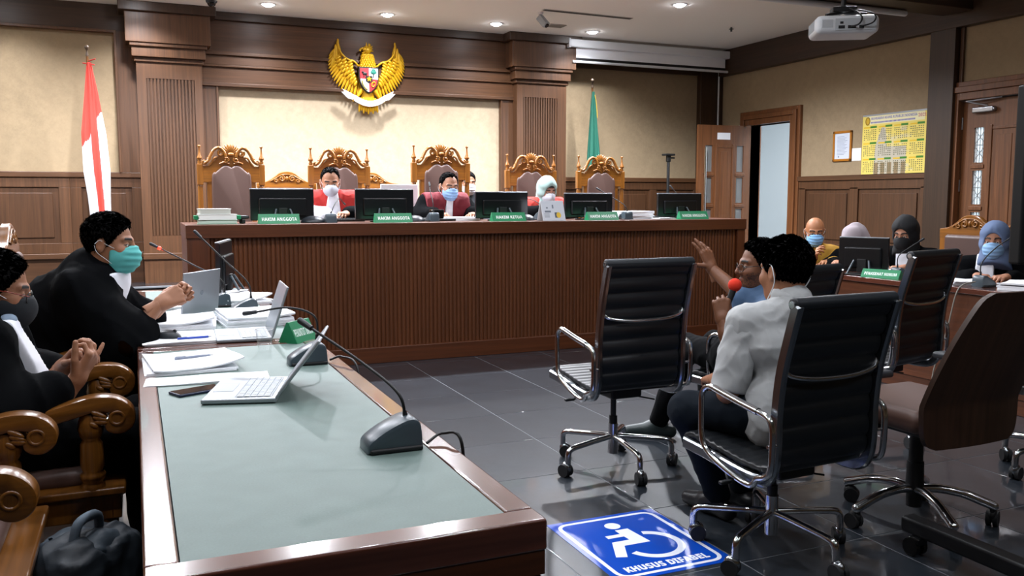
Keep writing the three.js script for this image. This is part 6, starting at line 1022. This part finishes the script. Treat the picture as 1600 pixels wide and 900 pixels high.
judge('judge in maroon collar and blue mask on the tallest chair', [2.66, 0.4, -7.9], 0.05, [0.0, 1.035, 0.22], 0.06, 0.2, 0, { hair: { len: 0.009, rec: 0.065, high: 0.014, color: 0x121111, strands: 1500 }, mask: { style: 'surgical', color: 0x7f9fc8 } }, 0xa5745a, { neckY: 0.93, wR: [-0.17, 0.785, 0.36], wL: [0.2, 0.785, 0.34], collar: mat.maroon, bibW: 0.03, bibF: 0.03 });
judge('judge in pale mint headscarf, white mask and red collar', [3.70, 0.4, -7.95], 0.0, [-0.0, 1.0, 0.22], 0.0, 0.28, 0.0, { hijab: { color: 0x8ea6a2, s: 3, under: 1, short: 1 }, mask: { style: 'n95', color: 0xbbbcc6 } }, 0xa87a66, { neckY: 0.885, collar: M(0xb8362c, 0.85), bibW: 0.03, bibF: 0.03 });
{ // clerk half hidden behind the tallest chair
  const P = new Person('clerk in black with white mask half hidden behind the tallest chair', [3.28, 0.4, -8.82], -0.3, SK.mid, 0.012);
  const j = { pelvis: [0, 0.55, 0], chest: [0, 0.84, 0], neck: [0, 0.96, 0.02], shL: [0.18, 0.92, 0.0], shR: [-0.18, 0.92, 0.0] };
  P.head([0, 1.085, 0.05], 0.3, 0.1, 0, { cell: 0.0055, hair: { len: 0.012 }, mask: { style: 'surgical', color: 0xdfe4ea } });
  P.limb([[j.neck, j.chest, 0.05, 0.06], [j.shL, [0.25, 0.66, 0.08], 0.04, 0.036], [[0.25, 0.66, 0.08], [0.12, 0.62, 0.3], 0.036, 0.027], [j.shR, [-0.25, 0.66, 0.08], 0.04, 0.036], [[-0.25, 0.66, 0.08], [-0.12, 0.62, 0.3], 0.036, 0.027], [j.shL, j.shR, 0.04, 0.04]]);
  P.hand(1, [0.12, 0.62, 0.3], [-0.4, 0, 0.9], [0, -1, 0], { cell: 0.006 }); P.hand(-1, [-0.12, 0.62, 0.3], [0.4, 0, 0.9], [0, -1, 0], { cell: 0.006 });
  P.cloth('robe', [...torso(j), ...arm(j.shL, [0.25, 0.66, 0.08], [0.13, 0.63, 0.26], [0.075, 0.075, 0.06]), ...arm(j.shR, [-0.25, 0.66, 0.08], [-0.13, 0.63, 0.26], [0.075, 0.075, 0.06]), ...[-0.1, 0.1].flatMap((s) => leg([s, 0.53, 0], [s, 0.53, 0.4], [s, 0.1, 0.42]))], 0.05, M(0x1c2127, 0.8), { fold: 0.008 });
  for (const s of [-0.1, 0.1]) shoe(P, [s, 0.09, 0.42], [0, 0, 1]); P.done();
  stool([3.28, 0.4, -8.84], 0, 'plain stool under the clerk behind the tallest chair');
}
// ---- counsel on the right
function counsel(label, pos, turn, headP, yaw, pitch, roll, ho, skin, o) {
  const P = new Person(label, pos, turn, skin, 0.011);
  const j = { pelvis: [0, 0.55, 0], chest: [0, 0.80, o.lean * 0.5], neck: [0, o.neckY, o.lean], shL: [0.175, o.neckY - 0.055, o.lean - 0.01], shR: [-0.175, o.neckY - 0.055, o.lean - 0.01] };
  P.head(headP, yaw, pitch, roll, { cell: 0.005, ...ho });
  const eR = o.eR || [-0.26, 0.72, 0.16], wR = o.wR || [-0.08, 0.80, 0.36], eL = o.eL || [0.26, 0.72, 0.16], wL = o.wL || [0.1, 0.80, 0.36];
  P.limb([[j.neck, j.chest, 0.048, 0.06], [j.chest, j.shR, 0.05, 0.04], [j.shR, eR, 0.038, 0.034], [eR, wR, 0.034, 0.026], [j.chest, j.shL, 0.05, 0.04], [j.shL, eL, 0.038, 0.034], [eL, wL, 0.034, 0.026]]);
  P.hand(-1, wR, o.fR || [0.5, 0.05, 0.86], o.nR || [0.15, -1, 0], { curl: [0.4, 0.5, 0.55, 0.6], thumb: [0.6, 0.7, 0.3], cell: 0.005 }); P.hand(1, wL, [-0.5, 0.0, 0.86], [-0.15, -1, 0], { curl: [0.4, 0.45, 0.5, 0.5], thumb: [0.6, 0.7, 0.3], cell: 0.005 });
  const T = torso(j, o.w || 0.95); const r = o.sleeve || [0.075, 0.08, 0.065];
  P.cloth(o.gname || 'robe', [...T, ...arm(j.shL, eL, lerp3(eL, wL, 0.8), r), ...arm(j.shR, eR, lerp3(eR, wR, 0.8), r), ...[-0.09, 0.09].flatMap((s) => [[[s, 0.53, 0], [s, 0.53, 0.36], 0.095, 0.085], [[s, 0.53, 0.36], [s, 0.1, 0.38], 0.085, 0.075]])], 0.05, o.mat || robeM, { fold: 0.008, fs: 8 });
  if (o.bib) bib(P, T, 0.05, (x, y, z) => Math.max(band(x - (o.bibX || 0), -0.055 - (o.neckY - y) * 0.05, 0.055 + (o.neckY - y) * 0.05), band(y, o.neckY - (o.bibL || 0.3), o.neckY + 0.04), -z + o.lean * 0.3), 0.036);
  for (const s of [-0.09, 0.09]) shoe(P, [s, 0.09, 0.38], [0, 0, 1]);
  P.done(); return P;
}
const batik = canvasTex(256, 256, (x, w, h) => { x.fillStyle = '#b98a20'; x.fillRect(0, 0, w, h); for (let i = 0; i < 60; i++) { x.fillStyle = i % 2 ? '#5a3a12' : '#d6b04a'; x.beginPath(); x.ellipse(rnd() * w, rnd() * h, 6 + rnd() * 12, 3 + rnd() * 6, rnd() * 3, 0, 7); x.fill(); } });
counsel('bald man in yellow batik shirt and blue mask writing notes', [5.5, 0, -6.05], -0.62, [0.0, 1.04, 0.12], 0.0, 0.25, 0, { hair: { fringeOnly: 1, len: 0.003, color: 0x2a2624 }, mask: { style: 'surgical', color: 0x7fb2e0 }, glasses: 0x3a2f2a }, 0xa9714b, { neckY: 0.9, lean: 0.06, mat: M(0xb5872a, 0.8), gname: 'shirt', wR: [-0.02, 0.82, 0.32], fR: [0.1, 0.75, 0.6], nR: [0.9, 0, 0.3], sleeve: [0.07, 0.07, 0.06] });
counsel('woman in pale grey headscarf bent low behind the right monitor', [5.68, 0, -5.6], -1.25, [0.0, 0.98, 0.2], -0.1, 0.95, 0.1, { hijab: { color: 0xa59a9f, s: 5 } }, SK.light, { neckY: 0.88, lean: 0.12 });
counsel('woman in black headscarf and black mask reading papers', [5.744, 0, -5.14], -1.32, [0.0, 1.055, 0.2], 0.1, 0.32, 0.0, { hijab: { color: 0x0c0d10, s: 7, short: 1 }, mask: { style: 'cloth', color: 0x0e1013 } }, SK.light, { neckY: 0.92, lean: 0.12, bib: true, bibL: 0.26 });
counsel('woman in blue headscarf and pale blue mask at the right edge', [5.633, 0, -4.36], -0.98, [0.0, 1.03, 0.16], -0.05, 0.08, 0.0, { hijab: { color: 0x66799c, s: 9, short: 1 }, mask: { style: 'surgical', color: 0x8fb8e2 } }, SK.light, { neckY: 0.90, lean: 0.08, bib: true, bibL: 0.32, bibX: -0.05 });
for (const [x, z, t, l] of [[5.72, -5.62, -1.25, 'plain stool under the woman in the pale grey headscarf'], [5.52, -6.07, -0.62, 'plain stool under the bald man'], [5.66, -4.38, -1.3, 'plain stool under the woman in the blue headscarf']]) stool([x, 0, z], t, l);
{ // witness with the red microphone
  const P = new Person('man in blue shirt raising one hand and holding a red microphone', [2.86, 0, -3.55], Math.PI + 0.55, SK.dark, 0.008);
  const w = (...a) => P.w(...a);
  const j = { pelvis: w(2.87, 0.53, -3.6), chest: w(2.86, 0.75, -3.48), neck: w(2.835, 0.865, -3.44), shL: w(2.78, 0.81, -3.28), shR: w(2.92, 0.81, -3.60), side: P.dir(-0.35, 0, 0.94) };
  P.head(w(2.80, 0.995, -3.44), 0.68, 0.0, -0.03, { cell: 0.0038, hair: { len: 0.018, rec: 0.02, strands: 3500 }, glasses: 0x14110f, beard: true });
  const eR = w(2.73, 0.845, -3.47), wR = w(2.68, 0.975, -3.66), eL = w(2.47, 0.655, -3.22), wL = w(2.455, 0.775, -3.265);
  P.limb([[j.neck, j.chest, 0.05, 0.06], [j.chest, j.shR, 0.05, 0.045], [j.shR, eR, 0.045, 0.042], [eR, wR, 0.044, 0.027], [j.chest, j.shL, 0.05, 0.045], [j.shL, eL, 0.045, 0.04], [eL, lerp3(eL, wL, 0.5), 0.04, 0.034], [lerp3(eL, wL, 0.5), wL, 0.034, 0.027]]);
  P.hand(-1, wR, P.dir(-0.22, 0.93, -0.3), P.dir(-0.15, -0.2, -0.95), { curl: [0.1, 0.12, 0.22, 0.3], thumb: [0.9, 0.35, 0.25], thumbBend: 0.1, spread: 0.16 });
  P.hand(1, wL, P.dir(0.02, 0.94, -0.15), P.dir(0.5, 0.1, -0.86), { curl: [0.85, 0.88, 0.9, 0.92], thumb: [0.35, 0.85, 0.55], thumbBend: 0.25 });
  P.cloth('shirt', [...torso(j, 1.12), [j.shR, lerp3(j.shR, eR, 0.92), 0.075, 0.066], [j.shL, lerp3(j.shL, eL, 0.7), 0.075, 0.066], [j.neck, w(2.83, 0.90, -3.44), 0.068, 0.064]], 0.05, M(0x3f5876, 0.85), { fold: 0.008, fs: 10 });
  P.cloth('trousers', [...leg(w(2.75, 0.53, -3.52), w(2.74, 0.52, -3.96), w(2.64, 0.1, -4.06)), ...leg(w(2.92, 0.53, -3.55), w(2.95, 0.52, -3.98), w(2.93, 0.1, -4.05)), [w(2.73, 0.55, -3.52), w(2.93, 0.55, -3.52), 0.12, 0.12]], 0.05, MP(0x08090b, 0.9, { specularIntensity: 0.15 }), { fold: 0.007 });
  shoe(P, w(2.64, 0.09, -4.06), P.dir(-0.85, 0, -0.5), 0x2b3636); shoe(P, w(2.93, 0.09, -4.05), P.dir(-0.2, 0, -0.95), 0x2b3636);
  P.done();
  const m = thing('handheld_microphone', 'black handheld microphone with a red foam head', 'microphone', [2.472, 0.80, -3.275]); m.rotation.set(0.1, 0, -0.32);
  mesh('handle', [lathe([[0, -0.02], [0.011, -0.02], [0.0125, 0.03], [0.016, 0.115], [0.012, 0.12], [0, 0.12]], 0, 0, 0, 16)], mat.black, m); mesh('foam_head', [ball(0.031, 0.031, 0.031, 0, 0.143, 0, 18)], M(0xd8331c, 0.95), m);
}
{ // man in grey shirt seen from behind
  const P = new Person('man in light grey shirt sitting with his back to the camera', [2.24, 0, -2.62], Math.PI + 0.3, SK.mid, 0.008);
  const w = (...a) => P.w(...a);
  const j = { pelvis: w(2.26, 0.56, -2.58), chest: w(2.265, 0.77, -2.63), neck: w(2.275, 0.915, -2.60), shL: w(2.10, 0.865, -2.66), shR: w(2.45, 0.865, -2.60), side: P.dir(-1, 0, -0.15) };
  P.head(w(2.275, 1.045, -2.645), -0.22, 0.05, 0.03, { cell: 0.0038, hair: { len: 0.02, strands: 5000, lock: 0.024 }, earloop: true });
  const eL = w(2.045, 0.60, -2.67), wL = w(2.14, 0.60, -2.88), eR = w(2.50, 0.62, -2.70), wR = w(2.36, 0.62, -2.92);
  P.limb([[j.neck, j.chest, 0.052, 0.06], [j.chest, j.shR, 0.05, 0.045], [j.shR, eR, 0.045, 0.042], [eR, wR, 0.042, 0.028], [j.chest, j.shL, 0.05, 0.045], [j.shL, eL, 0.045, 0.043], [eL, wL, 0.043, 0.028]]);
  P.hand(1, wL, P.dir(0.35, -0.1, -0.9), P.dir(0.3, -0.9, 0), { curl: [0.4, 0.45, 0.5, 0.5] }); P.hand(-1, wR, P.dir(-0.35, -0.1, -0.9), P.dir(-0.3, -0.9, 0), { curl: [0.4, 0.45, 0.5, 0.5] });
  const shirt = M(0xaeb0b0, 0.85);
  const T = [...torso(j, 0.93), [w(2.17, 0.5, -2.57), w(2.35, 0.5, -2.57), 0.11, 0.11], [w(2.16, 0.86, -2.63), w(2.4, 0.86, -2.61), 0.06, 0.06], [w(2.17, 0.78, -2.62), w(2.37, 0.78, -2.61), 0.09, 0.09], [j.neck, w(2.275, 0.95, -2.605), 0.08, 0.068]];
  P.cloth('shirt', [...T, [j.shL, lerp3(j.shL, eL, 0.25), 0.062, 0.06], [j.shR, lerp3(j.shR, eR, 0.25), 0.062, 0.06]], 0.03, shirt, { fold: 0.0055, fs: 13, cell: 0.0065 });
  for (const [s, e] of [[j.shL, eL], [j.shR, eR]]) { const q = lerp3(s, e, 0.98), d = V(e[0] - s[0], e[1] - s[1], e[2] - s[2]).normalize(); P.cloth('sleeve', [[s, lerp3(s, e, 0.5), 0.066, 0.068], [lerp3(s, e, 0.5), lerp3(s, e, 1.15), 0.068, 0.072]], 0.02, shirt, { fold: 0.006, fs: 12, cell: 0.006, clip: (f, x, y, z) => smax(f, (x - q[0]) * d.x + (y - q[1]) * d.y + (z - q[2]) * d.z, 0.006) }); }
  const n = w(2.275, 0.955, -2.61); const cg = new THREE.TorusGeometry(0.062, 0.014, 8, 28); cg.scale(1, 1, 1.9); cg.rotateX(Math.PI / 2 - 0.25); cg.translate(n[0], n[1] + 0.005, n[2]); mesh('collar', [cg], shirt, P.o);
  P.cloth('trousers', [...leg(w(2.16, 0.53, -2.58), w(2.0, 0.49, -2.87), w(2.2, 0.1, -2.93)), ...leg(w(2.33, 0.53, -2.6), w(2.3, 0.5, -2.98), w(2.36, 0.1, -2.98)), [w(2.14, 0.53, -2.66), w(2.34, 0.53, -2.66), 0.1, 0.1]], 0.05, MP(0x111820, 0.9, { specularIntensity: 0.3 }), { fold: 0.007 });
  shoe(P, w(2.2, 0.09, -2.93), P.dir(-0.15, 0, -0.95)); shoe(P, w(2.36, 0.09, -2.98), P.dir(-0.2, 0, -0.95));
  P.done();
}
{ // backpack on the floor
  const bp = thing('backpack', 'dark grey backpack on the floor between armchair and table', 'backpack', [-0.15, 0, -2.5], 0.9);
  const crumple = (x, y, z) => { const n = noise3.noise(x * 11 + 2, y * 8, z * 11), m = noise3.noise(x * 24, y * 17 + 5, z * 24); return 0.014 * (1 - Math.abs(n) * 2.2) + 0.007 * (1 - Math.abs(m) * 2.2); };
  const rb = (x, y, z, hx, hy, hz, r) => { const a = Math.max(Math.abs(x) - hx + r, 0), b = Math.max(Math.abs(y) - hy + r, 0), c = Math.max(Math.abs(z) - hz + r, 0); return Math.hypot(a, b, c) - r; };
  const bagM = M(0x262d34, 0.6);
  mesh('bag_body', nets((x, y, z) => Math.max(rb(x * (0.85 + y * 0.5), y - 0.22, z * (0.85 + y * 0.8), 0.14, 0.22, 0.1, 0.07) - crumple(x, y, z), 0.004 - y), [-0.2, -0.01, -0.17], [0.2, 0.5, 0.17], 0.008), bagM, bp);
  mesh('front_pocket', nets((x, y, z) => rb(x, y - 0.15, z - 0.125, 0.11, 0.1, 0.035, 0.03) - 0.6 * crumple(x + 1, y, z), [-0.16, 0.02, 0.05], [0.16, 0.3, 0.2], 0.007), M(0x2f373f, 0.6), bp);
  mesh('top_flap', nets((x, y, z) => rb(x + 0.02, y - 0.40 + x * x * 4, z + 0.01, 0.12, 0.045, 0.08, 0.035) - 0.8 * crumple(x, y + 3, z), [-0.19, 0.3, -0.13], [0.17, 0.5, 0.12], 0.007), M(0x38424b, 0.6), bp);
  mesh('top_handle', [tube([[-0.05, 0.43, 0.0], [-0.035, 0.49, 0.01], [0.03, 0.49, 0.01], [0.045, 0.43, 0.0]], 0.013, 16, 7)], M(0x5d6a76, 0.7), bp);
  for (const q of [-1, 1]) mesh('shoulder_strap', [tube([[q * 0.06, 0.44, -0.05], [q * 0.11, 0.36, -0.15], [q * 0.12, 0.18, -0.16], [q * 0.09, 0.06, -0.1]], 0.018, 24, 6)], M(0x4a5560, 0.8), bp);
  mesh('zip', [tube([[-0.1, 0.24, 0.155], [-0.04, 0.255, 0.165], [0.04, 0.255, 0.165], [0.1, 0.24, 0.155]], 0.004, 20, 6)], mat.steel, bp);
  mesh('label_patch', [rbox(0.06, 0.035, 0.004, 0.03, 0.14, 0.172, 0.001)], M(0x9aa6ac, 0.7), bp);
}
renderer.render(scene, camera);
